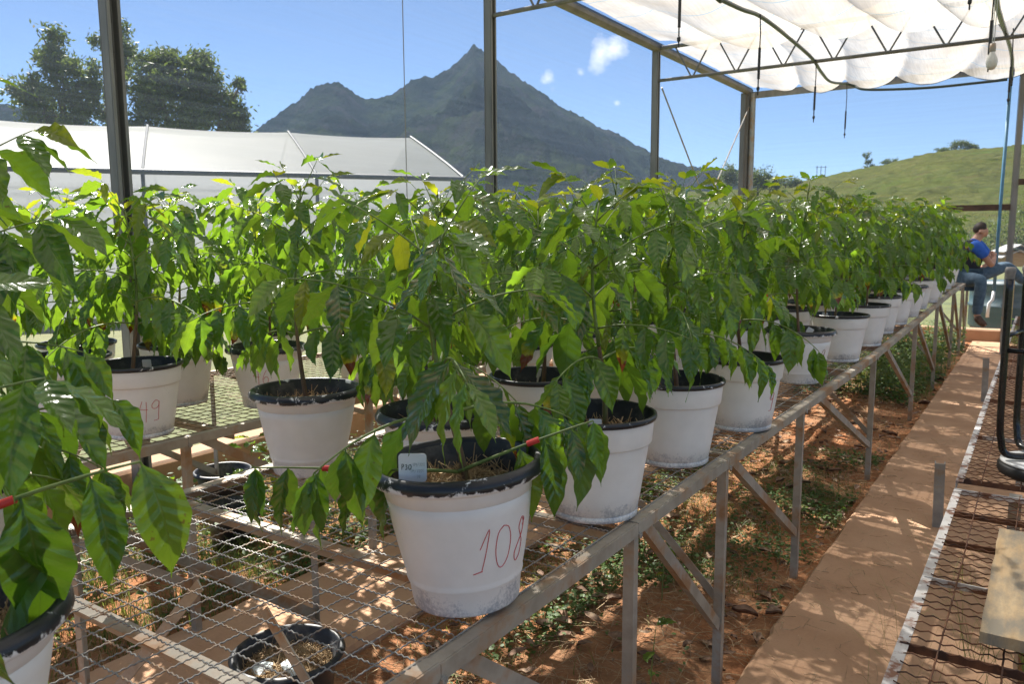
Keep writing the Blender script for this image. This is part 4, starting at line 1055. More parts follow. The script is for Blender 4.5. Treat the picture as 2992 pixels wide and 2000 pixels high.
TAGM = make_tagm()

GLY = {'0': [[(.5,1),(.15,.85),(0,.45),(.12,.1),(.4,0),(.8,.2),(1,.6),(.85,.92),(.5,1)]],
       '1': [[(.35,.55),(.85,1),(.7,.5),(.45,0)], [(.0,-.03),(.5,.02)]],
       '8': [[(.8,.8),(.95,.95),(.7,1),(.45,.8),(.6,.6),(.75,.4),(.55,.1),(.2,.0),(.1,.2),(.4,.42),(.75,.62),(.9,.85),(.8,.97)]],
       '4': [[(.3,1),(.1,.62),(.0,.55),(.9,.48)], [(.72,.95),(.75,.5),(.72,-.25)]],
       '6': [[(.7,1),(.3,.65),(.1,.3),(.2,.05),(.6,0),(.85,.2),(.8,.42),(.5,.5),(.18,.3)]],
       '9': [[(.85,.9),(.5,1),(.12,.8),(.1,.6),(.4,.5),(.8,.62),(.88,.9),(.85,.45),(.82,.1),(.8,-.15),(.3,-.2)]],
       '2': [[(.1,.75),(.4,1),(.8,.8),(.5,.4),(.05,.02),(.9,.05)]], '3': [[(.1,.95),(.6,1),(.7,.75),(.35,.55),(.75,.4),(.6,.05),(.05,.05)]], '7': [[(.05,.95),(.85,.95),(.4,0)]],
       'P': [[(.1,0),(.15,1),(.6,.98),(.75,.75),(.5,.5),(.15,.48)]], '/': [[(.1,-.1),(.8,1.1)]], '-': [[(-.3,.0),(.35,.06)]]}
def write_on_pot(root, text, kd, phi0, z0, cw_, ch, mat, r=.0011, gap=.25, slant=.12, name='written_number'):
    """strokes wrapped on the pot side; phi0 = start angle (pot frame), text runs to the reader's right"""
    m = MB(); x = 0
    for chh in text:
        for st_ in GLY[chh]:
            pts = smooth_pts([(x+(px+slant*py)*cw_, z0+py*ch, 0) for px, py in st_], 4); P3 = []
            for p in pts:
                rr_ = prad(kd, p.y)+.0006; ph = phi0+p.x/rr_; P3.append((rr_*cos(ph), rr_*sin(ph), p.y))
            m.tube(P3, r, 5)
        x += cw_*(1+gap)
    return m.obj(name, mat, root)
def write_flat(root, text, x0, z0, cw_, ch, mat, r=.00035, y=-.0011, name='tag_writing'):
    m = MB(); x = x0
    for chh in text:
        for st_ in GLY[chh]: m.tube([(x+px*cw_, y, z0+py*ch) for px, py in st_], r, 4)
        x += cw_*1.3
    return m.obj(name, mat, root)

def potted(x, y, zf, kd, label, group, rz, hero=False, tagged=None, name='potted_coffee_plant'):
    root = empty(name, (x, y, zf(y)+.0105), 0, label, 'potted plant', group)
    p, r_, ln = PM[kd]
    po = link('pot', p, root); po.rotation_euler = (0, 0, rz)
    ri = link('rim', r_, po); li = link('pot_lining', ln, po)
    link('soil', SOIL, root); so = link('straw_mulch', STRAWH if hero else RND.choice(STRAW), root); tag(so, kind='stuff'); so.rotation_euler = (0, 0, RND.uniform(0, 6))
    if tagged is not None:
        tg = link('plant_tag', TAGM, root); tg.location = tagged[:3]; tg.rotation_euler = tagged[3:]
    return root
# ================================================================ POTTED PLANTS
ORD = ['first','second','third','fourth','fifth','sixth','seventh','eighth','ninth','tenth','eleventh','twelfth','thirteenth','fourteenth','fifteenth','sixteenth','seventeenth','eighteenth','nineteenth','twentieth']
GP = 'potted coffee plants in rows on the mesh benches'
TREE = {}
def subtree(o):
    if o.name not in TREE:
        kids = {}
        for q in bpy.data.objects:
            if q.parent is not None: kids.setdefault(q.parent.name, []).append(q)
        def rec(x): return (x, [rec(y) for y in kids.get(x.name, [])])
        TREE[o.name] = rec(o)
    return TREE[o.name]
def copy_tree(o, parent=None, tr=None):
    tr = tr or subtree(o)
    c = tr[0].copy(); COL.objects.link(c)
    if parent is not None: c.parent = parent
    for ch in tr[1]: copy_tree(ch[0], c, ch)
    return c

# --- the nearest plants, each grown for itself
# pot 108
h1 = potted(-.965, 1.255, zA, 'F', 'coffee plant in white pot marked 108 with broad black rim, nearest to the bench corner', GP, .4, True, (-.012, -.124, .285, -.10, .05, HEAD))
phc = math.atan2(-1.25, .965)
write_on_pot(h1, '108', 'F', phc+R(8), .092, .037, .082, red_ink, .0009)
tg = [c for c in h1.children if c.name.startswith('plant_tag')][0]
def on_tag(tg):
    a = write_flat(tg, 'P', -.013, -.002, .0035, .006, dark_ink, .0005); write_flat(tg, '30', -.0088, -.002, .0032, .0055, dark_ink, .0005)
    write_flat(tg, '04/120', .001, .002, .0018, .0032, grey_ink, .00022); write_flat(tg, '04/1207', -.002, -.005, .0018, .0032, grey_ink, .00022); write_flat(tg, '72', .005, -.011, .0018, .003, grey_ink, .00022)
on_tag(tg); tg.scale = (1.65,1.65,1.65)
h1.scale = (1,1,1.09)
h1.rotation_euler = Matrix.Rotation(R(-3.2), 3, Vector((-sin(HEAD), cos(HEAD), 0))).to_euler()
rr = random.Random(108)
RV = Vector((cos(HEAD), sin(HEAD), 0)); FV = Vector((-sin(HEAD), cos(HEAD), 0))
grow(h1, 108, .70, spread=.31, dusty=.45, leaf=.158, lowz=.36, lean=(.0,-.02), az0=HEAD+.25)
def low_branch(root, sx, L, z, el, tape, leaf, hang=1.5, fwd=0., dusty=.6, seed=1, step=.062, droop=.6, start=.15):
    r_ = random.Random(seed); d = (RV*sx+FV*fwd).normalized()*cos(el)+UP*sin(el)
    grow_branch(root, r_, Vector((0,0,z)), d, L, droop, .1, leaf, hang, start=start, low=False, tape=tape, dusty=dusty, step=step, thick=.0042)
low_branch(h1, -1, .43, .246, R(9), .62, .155, 1.7, -.10, .55, 3, droop=.35, start=.14)
low_branch(h1, 1, .31, .246, R(20), .55, .160, 1.9, -.15, .85, 4, .055, .2, start=.13)

h2 = potted(-.985, 1.86, zA, 'S', 'coffee plant in white pot with scuffed grey base, directly behind the pot marked 108', GP, 2.0, True, (.055, -.10, .268, -.25, 0, R(30)))
grow(h2, 202, .84, spread=.31, leaf=.158, lowz=.42, lean=(.01,.0), az0=HEAD+.9)
h3 = potted(-1.0, 2.45, zA, 'S', 'coffee plant in plain white pot, third along the path side of the near bench', GP, 1.0)
grow(h3, 303, .87, spread=.33, leaf=.155, lowz=.42, dusty=.05)
h4 = potted(-.96, 3.04, zA, 'S', 'coffee plant in pot marked 9 in red, just before the gap in the path-side row', GP, .0)
write_on_pot(h4, '9', 'S', math.atan2(-3.04, .96)+R(50), .095, .026, .062, red_ink, .0011)
grow(h4, 404, .89, spread=.33, leaf=.155, lowz=.42, dusty=.05)
h5 = potted(-1.02, 4.16, zA, 'F', 'coffee plant in flared pot with thick black rim, after the gap in the path-side row', GP, 1.3, False, (.03, .09, .255, -.1, .5, R(20)))
write_on_pot(h5, '9', 'F', math.atan2(-4.16, 1.02)+R(48), .12, .026, .062, noisy('brown_marker', (.25,.10,.08), (.3,.14,.1), 20, .6, 0, 0), .0011)
grow(h5, 505, .96, spread=.33, leaf=.145, lowz=.45, dusty=.05, band=True)
# front left
f1 = potted(-1.17, .36, zA, 'F', 'coffee plant in white pot with black rim cut off by the lower left corner', GP, .0, True)
grow(f1, 61, .62, spread=.26, leaf=.165, lowz=.42, dusty=.1, az0=HEAD+1.2)
low_branch(f1, 1, .325, .36, R(31), .40, .215, 1.9, .2, .1, 8, .085, 1.2, start=.14)
f2 = potted(-1.84, .60, zA, 'F', 'coffee plant at the left edge with large bright leaves hanging over the mesh', GP, .0, True)
for (px, py, t_, qx, qy, qt, L_, kd_) in ((-175,1540,.80, -45,2010,.76, .20,'d'), (-10,1560,1.0, 130,1760,1.02,.10,'g')):
    A_ = at(px, py, t_)-f1.location; B_ = at(qx, qy, qt)-f1.location
    add_leaf(f1, A_, B_-A_, (-FV*1.0+UP*.25), (B_-A_).length*1.05, kd_, random.Random(px), 1.0)
grow(f2, 62, .96, spread=.40, leaf=.19, lowz=.34, dusty=.03, az0=HEAD+.15)
low_branch(f2, 1, .36, .36, R(14), None, .16, 1.3, .25, .3, 18, .09, .3, start=.22)
# row three near
r3 = potted(-1.95, 1.70, zA, 'F', 'coffee plant in white pot with wide black rim, left behind the pot marked 108', GP, .7, True)
grow(r3, 71, .90, spread=.35, leaf=.15, lowz=.44, dusty=.05, lean=(-.04,.02))
r2 = potted(-1.38, 1.68, zA, 'F', 'coffee plant in the middle of the near bench, hidden behind the one marked 108', GP, .2)
grow(r2, 72, .86, spread=.32, leaf=.145, lowz=.40)
# second bench, numbered pots
b1 = potted(-2.87, 1.67, zB, 'S', 'coffee plant in white pot marked 49 at the front of the far bench', GP, .0, False, (-.055, .075, .262, .25, 0, R(45)))
write_on_pot(b1, '49', 'S', math.atan2(-1.67, 2.87)-R(2), .085, .034, .066, red_ink, .0010)
grow(b1, 81, .86, spread=.40, leaf=.155, lowz=.43, dusty=.02)
b2 = potted(-2.89, 2.30, zB, 'F', 'coffee plant in white pot marked 46 with a hole at its foot', GP, .0)
write_on_pot(b2, '46', 'F', math.atan2(-2.30, 2.89)-R(26), .12, .030, .062, red_ink, .0010)
grow(b2, 82, .88, spread=.40, leaf=.155, lowz=.43, dusty=.02)
m = MB(); ph = math.atan2(-2.30, 2.89)+R(-8)
ring = []; m.v = [(cos(ph+a)*(prad('F', z)+.0012), sin(ph+a)*(prad('F', z)+.0012), z) for a, z in [(R(-15),.004),(R(-13),.018),(R(-7),.028),(0,.031),(R(7),.028),(R(13),.018),(R(15),.004)]]; m.f = [tuple(range(7))]; m.m = [0]
m.obj('drain_hole', noisy('dark_earth', (.06,.035,.025), (.12,.07,.045), 30, .9, 0, 0), b2)

# --- the prototypes and their copies
protos = []
def spec(k):
    kd = 'F' if k in (1, 4, 7) else 'S'
    return kd
def place(x, y, zf, k, label, group=GP, rz=None):
    rz = RND.uniform(0, 2*pi) if rz is None else rz
    if k >= len(protos) or protos[k] is None:
        root = potted(x, y, zf, spec(k), label, group, 0, False, (RND.uniform(-.08,.08), RND.uniform(-.08,.08), .27, .2, 0, RND.uniform(-1,1)) if k % 3 == 0 else None)
        grow(root, 900+k, [.84, .90, .86, .93, .82, .9, .85, .95][k], spread=[.33,.35,.33,.30,.35,.33,.34,.32][k], leaf=[.14,.15,.145,.14,.15,.14,.145,.14][k], lowz=[.42,.45,.40,.44,.43,.46,.41,.45][k], dusty=.04)
        protos[k] = root
    else:
        root = copy_tree(protos[k]); root.location = (x, y, zf(y)+.0105)
        root['label'] = label; root['group'] = group
    root.rotation_euler = (0, 0, rz); s_ = RND.uniform(.0, .0)
    return root
protos = [None]*8
names = {'A1': "in the near bench's path-side row", 'A2': "in the near bench's middle row", 'A3': "in the near bench's left row",
         'B1': "in the second bench's aisle-side row", 'B2': "in the second bench's middle row", 'B3': "in the second bench's net-side row"}
rows = {'A1': (-.995, [5.03, 5.78, 6.42, 7.02, 7.62, 8.25, 8.85, 9.45, 10.05, 10.65, 11.2], zA, 5),
        'A2': (-1.40, [2.28]+[2.85+.61*i for i in range(14)], zA, 1),
        'A3': (-1.93, [2.32]+[2.92+.61*i for i in range(14)], zA, 1),
        'B1': (-2.88, [2.92+.62*i for i in range(14)], zB, 2),
        'B2': (-3.30, [1.62, 2.08]+[2.68+.62*i for i in range(14)], zB, 0),
        'B3': (-3.72, [1.35, 1.88, 2.42]+[3.02+.62*i for i in range(14)], zB, 0)}
kk = 0
order = []
for rn, (x, ys, zf, off) in rows.items():
    for i, y in enumerate(ys):
        k = (kk*3+int(y*7)) % 8; kk += 1
        far = i+off
        root = place(x+RND.uniform(-.03,.03), y+RND.uniform(-.04,.04), zf, k, ORD[far]+' potted coffee plant from the camera '+names[rn])

# ================================================================ OTHER POTS ON THE GROUND
def black_pot(x, y, z, label, fill=True, s=1., ry=0.):
    root = empty('black_pot', (x, y, z), 0, label, 'plant pot', None)
    o = link('pot', MB().lathe([(.001,0),(.11,0),(.118,.05),(.15,.24),(.172,.246),(.178,.258),(.165,.268),(.158,.262),(.148,.22),(.125,.06),(.001,.05)], 48).mesh('pot', pot_black, True), root)
    if fill:
        link('soil', SOIL, root); tag(link('straw_mulch', STRAWH, root), kind='stuff')
    root.scale = (s, s, s); root.rotation_euler = (0, ry, 0); return root
bpot = black_pot(-1.89, 1.53, .05, 'black pot of straw with paper scraps on the ground under the mesh bench', True, 1.0)
pg_ = 'crumpled paper scraps in the black pot'
paper = noisy('pale_blue_paper', (.55,.63,.66), (.68,.74,.76), 9, .8, 0, .1, .002)
for k, (dx, dy, r_, lb) in enumerate(((-.045,-.062,.034,'crumpled pale paper scrap in the black pot, leftmost'), (.015,.0,.032,'crumpled pale paper scrap in the black pot, middle one'), (.055,-.02,.026,'smallest pale paper scrap in the black pot, rightmost'))):
    import bmesh
    bm = bmesh.new(); bmesh.ops.create_icosphere(bm, subdivisions=2, radius=r_)
    for v_ in bm.verts: v_.co = v_.co*(1+.45*mn.noise(v_.co*60+Vector((k*5,0,0)))); v_.co.z *= .45
    me = bpy.data.meshes.new('paper_scrap'); bm.to_mesh(me); bm.free(); me.materials.append(paper)
    o = link('paper_scrap', me); o.location = (-1.89+dx, 1.53+dy, .05+SOILZ+.014); tag(o, lb, 'paper', pg_)
black_pot(-3.9, 2.75, .01, 'empty black pot on the ground below the second bench, between weeds', False, .95)
black_pot(-3.45, 2.45, .01, 'black pot lying low behind the left edge of the near bench', False, .8, .25)

# ================================================================ GROUND COVER
rs = np.random.default_rng(5)
litter_m = noisy('dead_leaves', (.10,.055,.035), (.26,.155,.10), 14, .85, 0, .3, .004, c3=(.36,.26,.17), s3=7)
def litter(n, x0, x1, y0, y1, seed):
    r = np.random.default_rng(seed); V = []; F = []
    for k in range(n):
        x, y = r.uniform(x0, x1), r.uniform(y0, y1); L = r.uniform(.025, .11)*(.5+.5*r.random()); W = L*r.uniform(.35, .6); a = r.uniform(0, 2*pi); tl = r.uniform(-.4, .4); z0 = .02+r.uniform(0, .025)
        b = len(V); cu = r.uniform(.2, 1.4)*W
        for i in range(5):
            u = i/4-.5; w = W*.5*math.sqrt(max(0.02, 1-(2*u)**2))
            for s_ in (-1, 0, 1):
                px, py = u*L, s_*w; pz = abs(s_)*cu*.5*(1-abs(u))+u*tl*L*.5+r.uniform(-.004,.004)
                V.append((x+px*cos(a)-py*sin(a), y+px*sin(a)+py*cos(a), z0+pz))
        for i in range(4):
            q = b+i*3; F += [(q, q+3, q+4, q+1), (q+1, q+4, q+5, q+2)]
    return np.array(V), np.array(F)
V, F = join([litter(600, -2.05, -.82, .2, 6.5, 1), litter(300, -4.2, -2.8, .5, 6, 2), litter(500, -2.05, -.82, 6.5, 13, 3)])
tag(link('leaf_litter', np_mesh('leaf_litter', V, F, litter_m, True)), 'dry curled brown leaves scattered on the red soil under the benches', 'leaf litter', None, 'stuff')
V, F = join([straw_geo(5000, 1, .02, 71, .3, .03, .16, (-2.08, -.80, .3, 6)), straw_geo(700, 1, .062, 72, .2, .02, .10, (-.8, -.1, .8, 7)), straw_geo(2500, 1, .02, 73, .3, .03, .14, (-4.2, -2.8, .5, 7)), straw_geo(3500, 1, .02, 74, .4, .03, .16, (-2.08,-.80, 6, 12))])
tag(link('dry_grass', np_mesh('dry_grass', V, F, straw_m)), 'dry straw strewn over the soil and path edges', 'straw', None, 'stuff')

grass_m = foliage_mat('grass_blade', (.06,.11,.02), (.17,.22,.05), .35)
def blades(n, box, hmin, hmax, seed, dens=None, lean=.5, w=.0022, clump=0):
    r = np.random.default_rng(seed); V = []; F = []; k = 0; cs = None
    if clump: cs = np.stack([r.uniform(box[0], box[1], clump), r.uniform(box[2], box[3], clump)], -1)
    while k < n:
        if cs is not None: c = cs[r.integers(0, clump)]; x, y = c[0]+r.normal(0, .03), c[1]+r.normal(0, .03)
        else: x, y = r.uniform(box[0], box[1]), r.uniform(box[2], box[3])
        k += 1
        if dens is not None and r.random() > dens(x, y): continue
        h = r.uniform(hmin, hmax); a = r.uniform(0, 2*pi); l = h*lean*r.uniform(.2, 1.6); dx, dy = cos(a), sin(a); ww = w*r.uniform(.6, 1.4)
        b = len(V); z0 = box[4] if len(box) > 4 else .0
        for s_ in (0, .35, .7, 1):
            cx, cy, cz = x+dx*l*s_*s_, y+dy*l*s_*s_, z0+h*(s_-.28*s_*s_*lean); e = ww*(1-s_*.92)
            V.append((cx-dy*e, cy+dx*e, cz)); V.append((cx+dy*e, cy-dx*e, cz))
        for i in range(3): q = b+2*i; F.append((q, q+1, q+3, q+2))
    return np.array(V), np.array(F)
def dn(x, y):
    v = mn.noise(Vector((x*1.8, y*1.3, 2)))*.5+.5
    band = 1 if (3.3 < y < 5.6 or 8.3 < y) else (.9 if (1.0 < y < 3.3 and x < -1.5) else .06)
    return max(0, min(1, (v-.32)*3.0))*band
V, F = join([blades(42000, (-2.05, -.84, .8, 12.6), .02, .085, 11, dn, .9, .0018), blades(9000, (-2.05, -.84, 8.5, 13), .06, .26, 12, dn, .6, .003), blades(22000, (-4.3, -2.79, .3, 4.2), .04, .16, 17, lambda x, y: .2+1.2*(mn.noise(Vector((x*2, y*2, 5)))+.3), .7, .0022)])
tag(link('grass', np_mesh('grass', V, F, grass_m)), 'short green grass patches growing on the soil under the near bench', 'grass', None, 'stuff')
V, F = join([blades(9000, (.03, 1.6, .6, 4.2), .05, .35, 13, lambda x, y: .5+.5*mn.noise(Vector((x*3, y*3, 0))), .6, .003), blades(6000, (.03, 2.5, 4.2, 13.3), .05, .3, 14, None, .6, .004)])
tag(link('grass', np_mesh('grass', V, F, grass_m)), 'longer green grass growing below the rusty bench', 'grass', None, 'stuff')
dry_m = foliage_mat('seeding_grass', (.16,.18,.05), (.36,.32,.14), .3)
V, F = join([blades(260, (-.2, .55, 1.2, 3.7, .3), .2, .52, 15, None, 1.1, .0013, 22), blades(60, (-.35, -.1, 1.2, 3.2, .05), .3, .6, 16, None, .7, .0012, 9)])
tag(link('seeding_grass', np_mesh('seeding_grass', V, F, dry_m)), 'thin yellow-green seeding grass poking through the rusty mesh', 'grass', None, 'stuff')

cover_m = foliage_mat('ground_cover_leaf', (.04,.085,.02), (.10,.17,.035), .35)
def cover(n, box, size, zmax, seed, dens):
    r = np.random.default_rng(seed); P = []
    while len(P) < n:
        x, y = r.uniform(box[0], box[1]), r.uniform(box[2], box[3])
        if r.random() < dens(x, y): P.append((x, y, .012+r.random()**1.5*zmax))
    P = np.array(P); ax = r.normal(size=(n, 3)); ax[:, 2] = np.abs(ax[:, 2])*.3; ax /= np.linalg.norm(ax, axis=1)[:, None]
    s_ = np.cross(ax, np.array([0, 0, 1.])+r.normal(0, .3, (n, 3))); s_ /= np.linalg.norm(s_, axis=1)[:, None]
    L = size*r.uniform(.5, 1.4, (n, 1)); W = L*r.uniform(.25, .4, (n, 1)); up = np.cross(s_, ax)
    V = np.stack([P-ax*L*.5, P-ax*L*.12+s_*W, P+ax*L*.25+s_*W*.7, P+ax*L*.5-up*L*.15, P+ax*L*.25-s_*W*.7, P-ax*L*.12-s_*W], 1).reshape(-1, 3)
    b = (np.arange(n)*6)[:, None]
    return V, np.concatenate([b+np.array([[0,1,2,5]]), b+np.array([[2,3,4,5]])])
def dc(x, y):
    v = mn.noise(Vector((x*2.3, y*1.6, 7)))*.5+.5
    return max(0, min(1, (v-.45)*4))
V, F = join([cover(9000, (-2.05, -.84, 1.0, 6.0), .022, .05, 21, lambda x, y: dc(x, y)*(1 if (x < -1.5 or y > 3.2) else .03)), cover(9000, (-4.3, -2.78, .5, 7), .035, .22, 22, dc), cover(9000, (-2.05, -.82, 8.0, 13.2), .04, .35, 23, dc), cover(3500, (-.3, 2.5, 12.6, 13.5), .045, .3, 24, dc), cover(3000, (.05, 1.6, .8, 5), .03, .1, 25, dc)])
tag(link('ground_cover', np_mesh('ground_cover', V, F, cover_m)), 'small leafy green ground cover on the soil beneath the benches', 'weeds', None, 'stuff')

# upright weeds one can tell apart
wg = 'leafy weeds around the benches'
def weed(x, y, h, n, label, seed, size=.05, z=.0, kind='y'):
    r_ = random.Random(seed); root = empty('weed', (x, y, z), 0, label, 'weed', wg)
    lx, ly = r_.uniform(-.12,.12)*h, r_.uniform(-.12,.12)*h
    pts = [Vector((lx*s*s, ly*s*s, h*s)) for s in (0,.25,.5,.75,1)]
    MB().tube(pts, [.003,.0025,.002,.0016,.001], 5).obj('stem', stem_m, root)
    for k in range(n):
        s = .2+.8*k/(n-1); i = min(3, int(s*4)); p = pts[i].lerp(pts[i+1], s*4-i); a = k*2.4+r_.uniform(-.4,.4)
        d = Vector((cos(a), sin(a), r_.uniform(-.2,.5)))
        if n > 10 and k % 2 == 0:
            q = p+d*.07*r_.uniform(.6,1.3)*(1.2-s*.5); MB().tube([p, q], [.0015,.0008], 4).obj('twig', stem_m, root); p = q
        add_leaf(root, p, d, UP, size*r_.uniform(.7,1.3), r_.choice(['g', kind, 'g']), r_, 1.5)
    return root
ws = [(-3.45,2.62,.55,34,'bushy bright weed by the low wall beside the grey bench leg',.085),(-3.75,3.0,.55,34,'bright weed behind the bushy one below the second bench',.08),(-2.9,2.2,.40,14,'slim weed standing in front of the low wall under the second bench',.045),
      (-2.84,1.75,.36,12,'small weed by the aisle kerb near the red band',.04),(-3.2,2.95,.5,28,'weed under the second bench behind a leg',.07),(-2.95,3.4,.6,30,'leafy weed seen below the pot with the wide black rim',.07),(-3.6,2.2,.4,24,'low bushy weed under the second bench beside the black pots',.07),
      (-2.04,1.05,.28,9,'weed beneath the mesh left of the pot marked 108',.05),(-1.72,1.0,.22,8,'low weed beneath the mesh below the pot marked 108',.045),(-1.25,1.25,.2,8,'low weed right below the rim corner of the mesh',.04),
      (-1.0,1.55,.42,5,'thin two-leaved seedling beside the front bench leg',.07),(-.98,2.25,.36,4,'thin sparse seedling between the second and third legs',.06),(-1.12,1.62,.14,6,'tiny seedling on the red soil',.05),(-1.3,3.1,.3,8,'thin dark weed among the grass under the bench',.045),
      (-.95,9.6,.5,18,'leafy weed beside the path under the far legs',.06),(-.93,10.6,.55,18,'dense weed below the seated person',.06),(-.3,13.1,.4,14,'weed at the end of the path',.07),(-.05,12.9,.3,12,'weed at the end of the path beside the stub post',.07)]
for k, (x, y, h, n_, lb, sz) in enumerate(ws): weed(x, y, h, n_, lb, 300+k, sz)

# ================================================================ BEYOND THE END WALL
tk = at(2985, 870, 13.6)
tank = empty('water_tank', (tk.x, tk.y, 0), 0, 'dark teal round water tank outside the far end of the shade house', 'water tank')
MB().lathe([(.001,0),(.78,0),(.8,.03),(.8,.35),(.815,.36),(.815,.40),(.8,.41),(.8,.72),(.82,.73),(.82,.78),(.001,.83)], 48).obj('tank_body', noisy('teal_plastic', (.012,.04,.05), (.022,.06,.07), 6, .5, 0, .1, .003), tank, True)
MB().lathe([(.001,.84),(.25,.83),(.26,.80)], 24).obj('lid', pot_black, tank, True)
hp_ = at(2957, 790, 12.9)
hv = empty('hutch', (hp_.x, hp_.y, 0), HEAD-.25, 'small wooden hutch with two stacked grey gable roofs behind the seated person', 'hutch')
roof_m = noisy('grey_roof_sheet', (.30,.30,.29), (.42,.42,.40), 8, .7, 0, .2, .003); box_m = noisy('yellow_brown_wood', (.30,.19,.07), (.42,.28,.12), 6, .8, 0, .2, .003, (1,1,8))
MB().box((0,0,.55), (.07,.07,1.1)).obj('post', box_m, hv)
MB().box((0,0,1.19), (.34,.34,.22)).obj('body', box_m, hv)
for k, (z, w, l) in enumerate(((1.28,.26,.56),(1.37,.24,.64))):
    for s_ in (-1, 1):
        o = MB().box((0,0,0), (w*1.12, l, .018)).obj('roof_board', roof_m, hv); o.rotation_euler = (0, s_*R(26), 0); o.location = (s_*w*.50, 0, z)
MB().box((0,.0,1.325), (.30,.44,.02)).obj('ceiling_board', box_m, hv)

# ================================================================ PERSON
skin_m = noisy('skin', (.42,.22,.15), (.50,.28,.19), 9, .55, 0, .05, .001)
hair_m = noisy('dark_brown_hair', (.018,.011,.008), (.045,.028,.018), 60, .6, 0, .6, .004)
blue_m = noisy('blue_jersey', (.02,.09,.42), (.03,.13,.52), 20, .85, 0, .3, .004)
navy_m = noisy('black_vest', (.010,.011,.018), (.02,.02,.03), 20, .9, 0, .3, .004)
jean_m = noisy('blue_denim', (.05,.09,.14), (.10,.16,.22), 22, .9, 0, .5, .006)
boot_m = noisy('brown_boot', (.06,.03,.02), (.11,.06,.04), 20, .7, 0, .3, .004)
PT = 10.6
per = empty('person', tuple(at(2832, 838, PT)), 0, 'person in blue and black shirt and jeans sitting on the far bench end', 'person')
pl_ = Vector(per.location)
def J(u, v, dt=0): return at(u, v, PT+dt)-pl_
def skinned(name, verts, edges, mat, parent, sub=2):
    me = bpy.data.meshes.new(name); me.from_pydata([v[0] for v in verts], edges, [])
    o = bpy.data.objects.new(name+'_tmp', me); COL.objects.link(o)
    md = o.modifiers.new('s', 'SKIN'); md.use_smooth_shade = True
    for i, v in enumerate(verts):
        r = v[1]; me.skin_vertices[0].data[i].radius = r if isinstance(r, tuple) else (r, r)
    me.skin_vertices[0].data[0].use_root = True
    sm = o.modifiers.new('d', 'SUBSURF'); sm.levels = sub; sm.render_levels = sub
    dg_ = bpy.context.evaluated_depsgraph_get(); ev = o.evaluated_get(dg_)
    m2 = bpy.data.meshes.new_from_object(ev); m2.name = name
    bpy.data.objects.remove(o); bpy.data.meshes.remove(me)
    m2.materials.clear(); m2.materials.append(mat); m2.polygons.foreach_set('use_smooth', [True]*len(m2.polygons))
    return link(name, m2, parent)
hipc = J(2830, 822, .02); spine = J(2826, 790, .02); chest = J(2834, 748, .02); neckb = J(2848, 712, .02); neckt = J(2857, 702, .02); headc = J(2866, 684, .02)
shR, shL = J(2849, 724, -.17), J(2853, 722, .20)
elR, elL = J(2895, 786, -.16), J(2900, 775, .22)
wrR, wrL = J(2903, 762, -.02), J(2868, 790, .10)
hiR, hiL = J(2830, 826, -.09), J(2834, 822, .13)
knR, knL = J(2866, 826, -.32), J(2942, 786, .16)
anR, anL = J(2850, 932, -.22), J(2990, 838, .20)
toR, toL = J(2876, 962, -.34), J(3012, 830, .12)
V_ = [(hipc,.10),(spine,.085),(chest,.095),(neckb,.065),(neckt,.055),(headc,.085),(J(2872,690,.02),.075),
      (shR,.06),(elR,.042),(wrR,.028),(shL,.06),(elL,.042),(wrL,.028),(hiR,.085),(knR,.062),(anR,.042),(toR,.03),(hiL,.085),(knL,.062),(anL,.042),(toL,.03)]
E_ = [(0,1),(1,2),(2,3),(3,4),(4,5),(5,6),(2,7),(7,8),(8,9),(2,10),(10,11),(11,12),(0,13),(13,14),(14,15),(15,16),(0,17),(17,18),(18,19),(19,20)]
for w, tgt in ((9, J(2899, 750, .02)), (12, J(2860, 796, .08))):
    p = V_[w][0]; d = (tgt-p).normalized(); k = len(V_); V_.append((p+d*.05, .024)); E_.append((w, k)); sd = d.cross(UP).normalized()
    for f in range(4):
        q = len(V_); off = sd*(f-1.5)*.017; V_ += [(p+d*.085+off, .009), (p+d*(.12+.01*(f in (1,2)))+off-UP*.01, .007)]; E_ += [(k, q), (q, q+1)]
    q = len(V_); V_ += [(p+d*.05+sd*.035, .010), (p+d*.08+sd*.045, .008)]; E_ += [(k, q), (q, q+1)]
k = len(V_); V_ += [(J(2881,690,.02), .012)]; E_ += [(6, k)]                      # nose
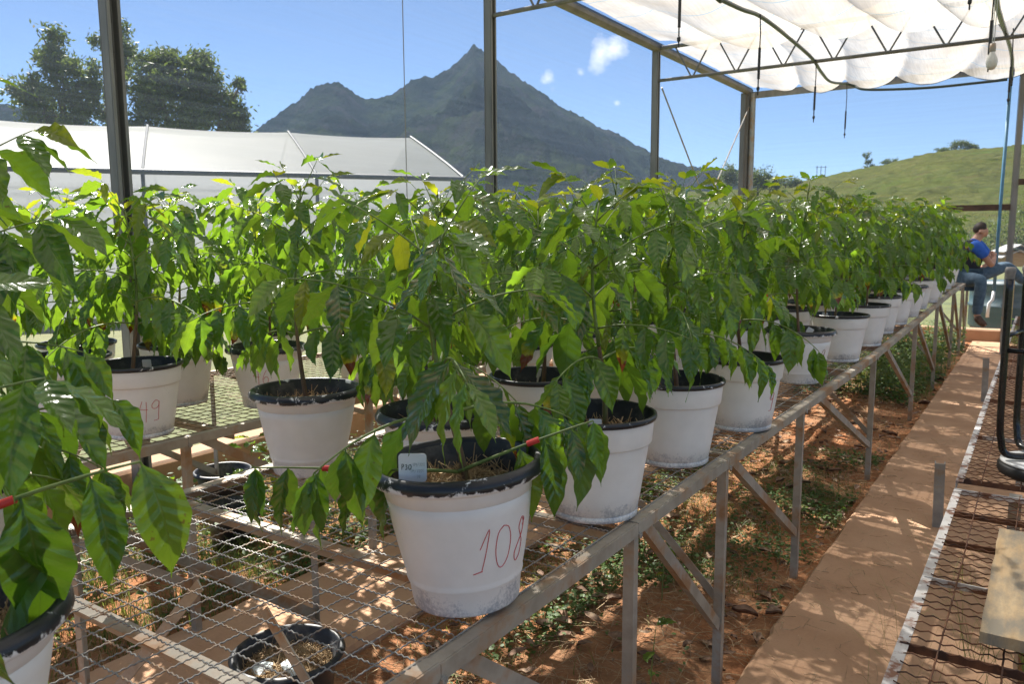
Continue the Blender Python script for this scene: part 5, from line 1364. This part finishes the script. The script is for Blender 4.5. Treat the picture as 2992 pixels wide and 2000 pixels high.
V_ += [(J(2863,688,-.075), .012)]; E_ += [(5, k+1)]
V_ += [(J(2879,702,.02), .035)]; E_ += [(6, k+2)]                                   # jaw
skinned('body', V_, E_, skin_m, per)
skinned('shirt', [(J(2831,818,.02),.15),(spine,.15),(J(2832,765,.02),.175),(J(2840,733,.02),.185),(neckb,.085)], [(0,1),(1,2),(2,3),(3,4)], navy_m, per)
for s_, e_, dt in ((shR, elR, -.17), (shL, elL, .2)):
    skinned('sleeve', [(s_.lerp(chest, .4), .11), (s_, .088), (s_.lerp(e_, .42), .078), (s_.lerp(e_, .62), .07)], [(0,1),(1,2),(2,3)], blue_m, per)
skinned('collar', [(neckb.lerp(chest, .25), .085), (neckb.lerp(neckt, .4), .068)], [(0,1)], blue_m, per)
skinned('jeans', [(J(2831,824,.02), .15), (hiR,.105),(knR,.082),(knR.lerp(anR,.55),.070),(anR,.062),(hiL,.105),(hiL.lerp(knL,.5),.098),(knL,.080),(anL,.060)], [(0,1),(1,2),(2,3),(3,4),(0,5),(5,6),(6,7),(7,8)], jean_m, per)
for a, b in ((anR, toR), (anL, toL)):
    skinned('boot', [(a+Vector((0,0,.0)), .058), (a.lerp(b, .3)-Vector((0,0,.02)), .052), (b, .042)], [(0,1),(1,2)], boot_m, per)
skinned('hair', [(J(2853,694,.02), .052), (J(2857,680,.02), .088), (J(2866,671,.02), .092), (J(2878,675,.02), .06)], [(0,1),(1,2),(2,3)], hair_m, per)

# ================================================================ HAZE
hz_mat = bpy.data.materials.new('air'); hz_mat.use_nodes = True; nn = hz_mat.node_tree.nodes; nn.remove(nn['Principled BSDF'])
pv = nn.new('ShaderNodeVolumePrincipled'); pv.inputs['Color'].default_value = (.42, .66, 1, 1); pv.inputs['Density'].default_value = HAZE; pv.inputs['Anisotropy'].default_value = .0
hz_mat.node_tree.links.new(pv.outputs[0], nn['Material Output'].inputs['Volume'])
if HAZE > 0:
    m = MB().box((0, 0, 249), (5600, 5600, 502)); tag(m.obj('haze', hz_mat), kind='stuff')
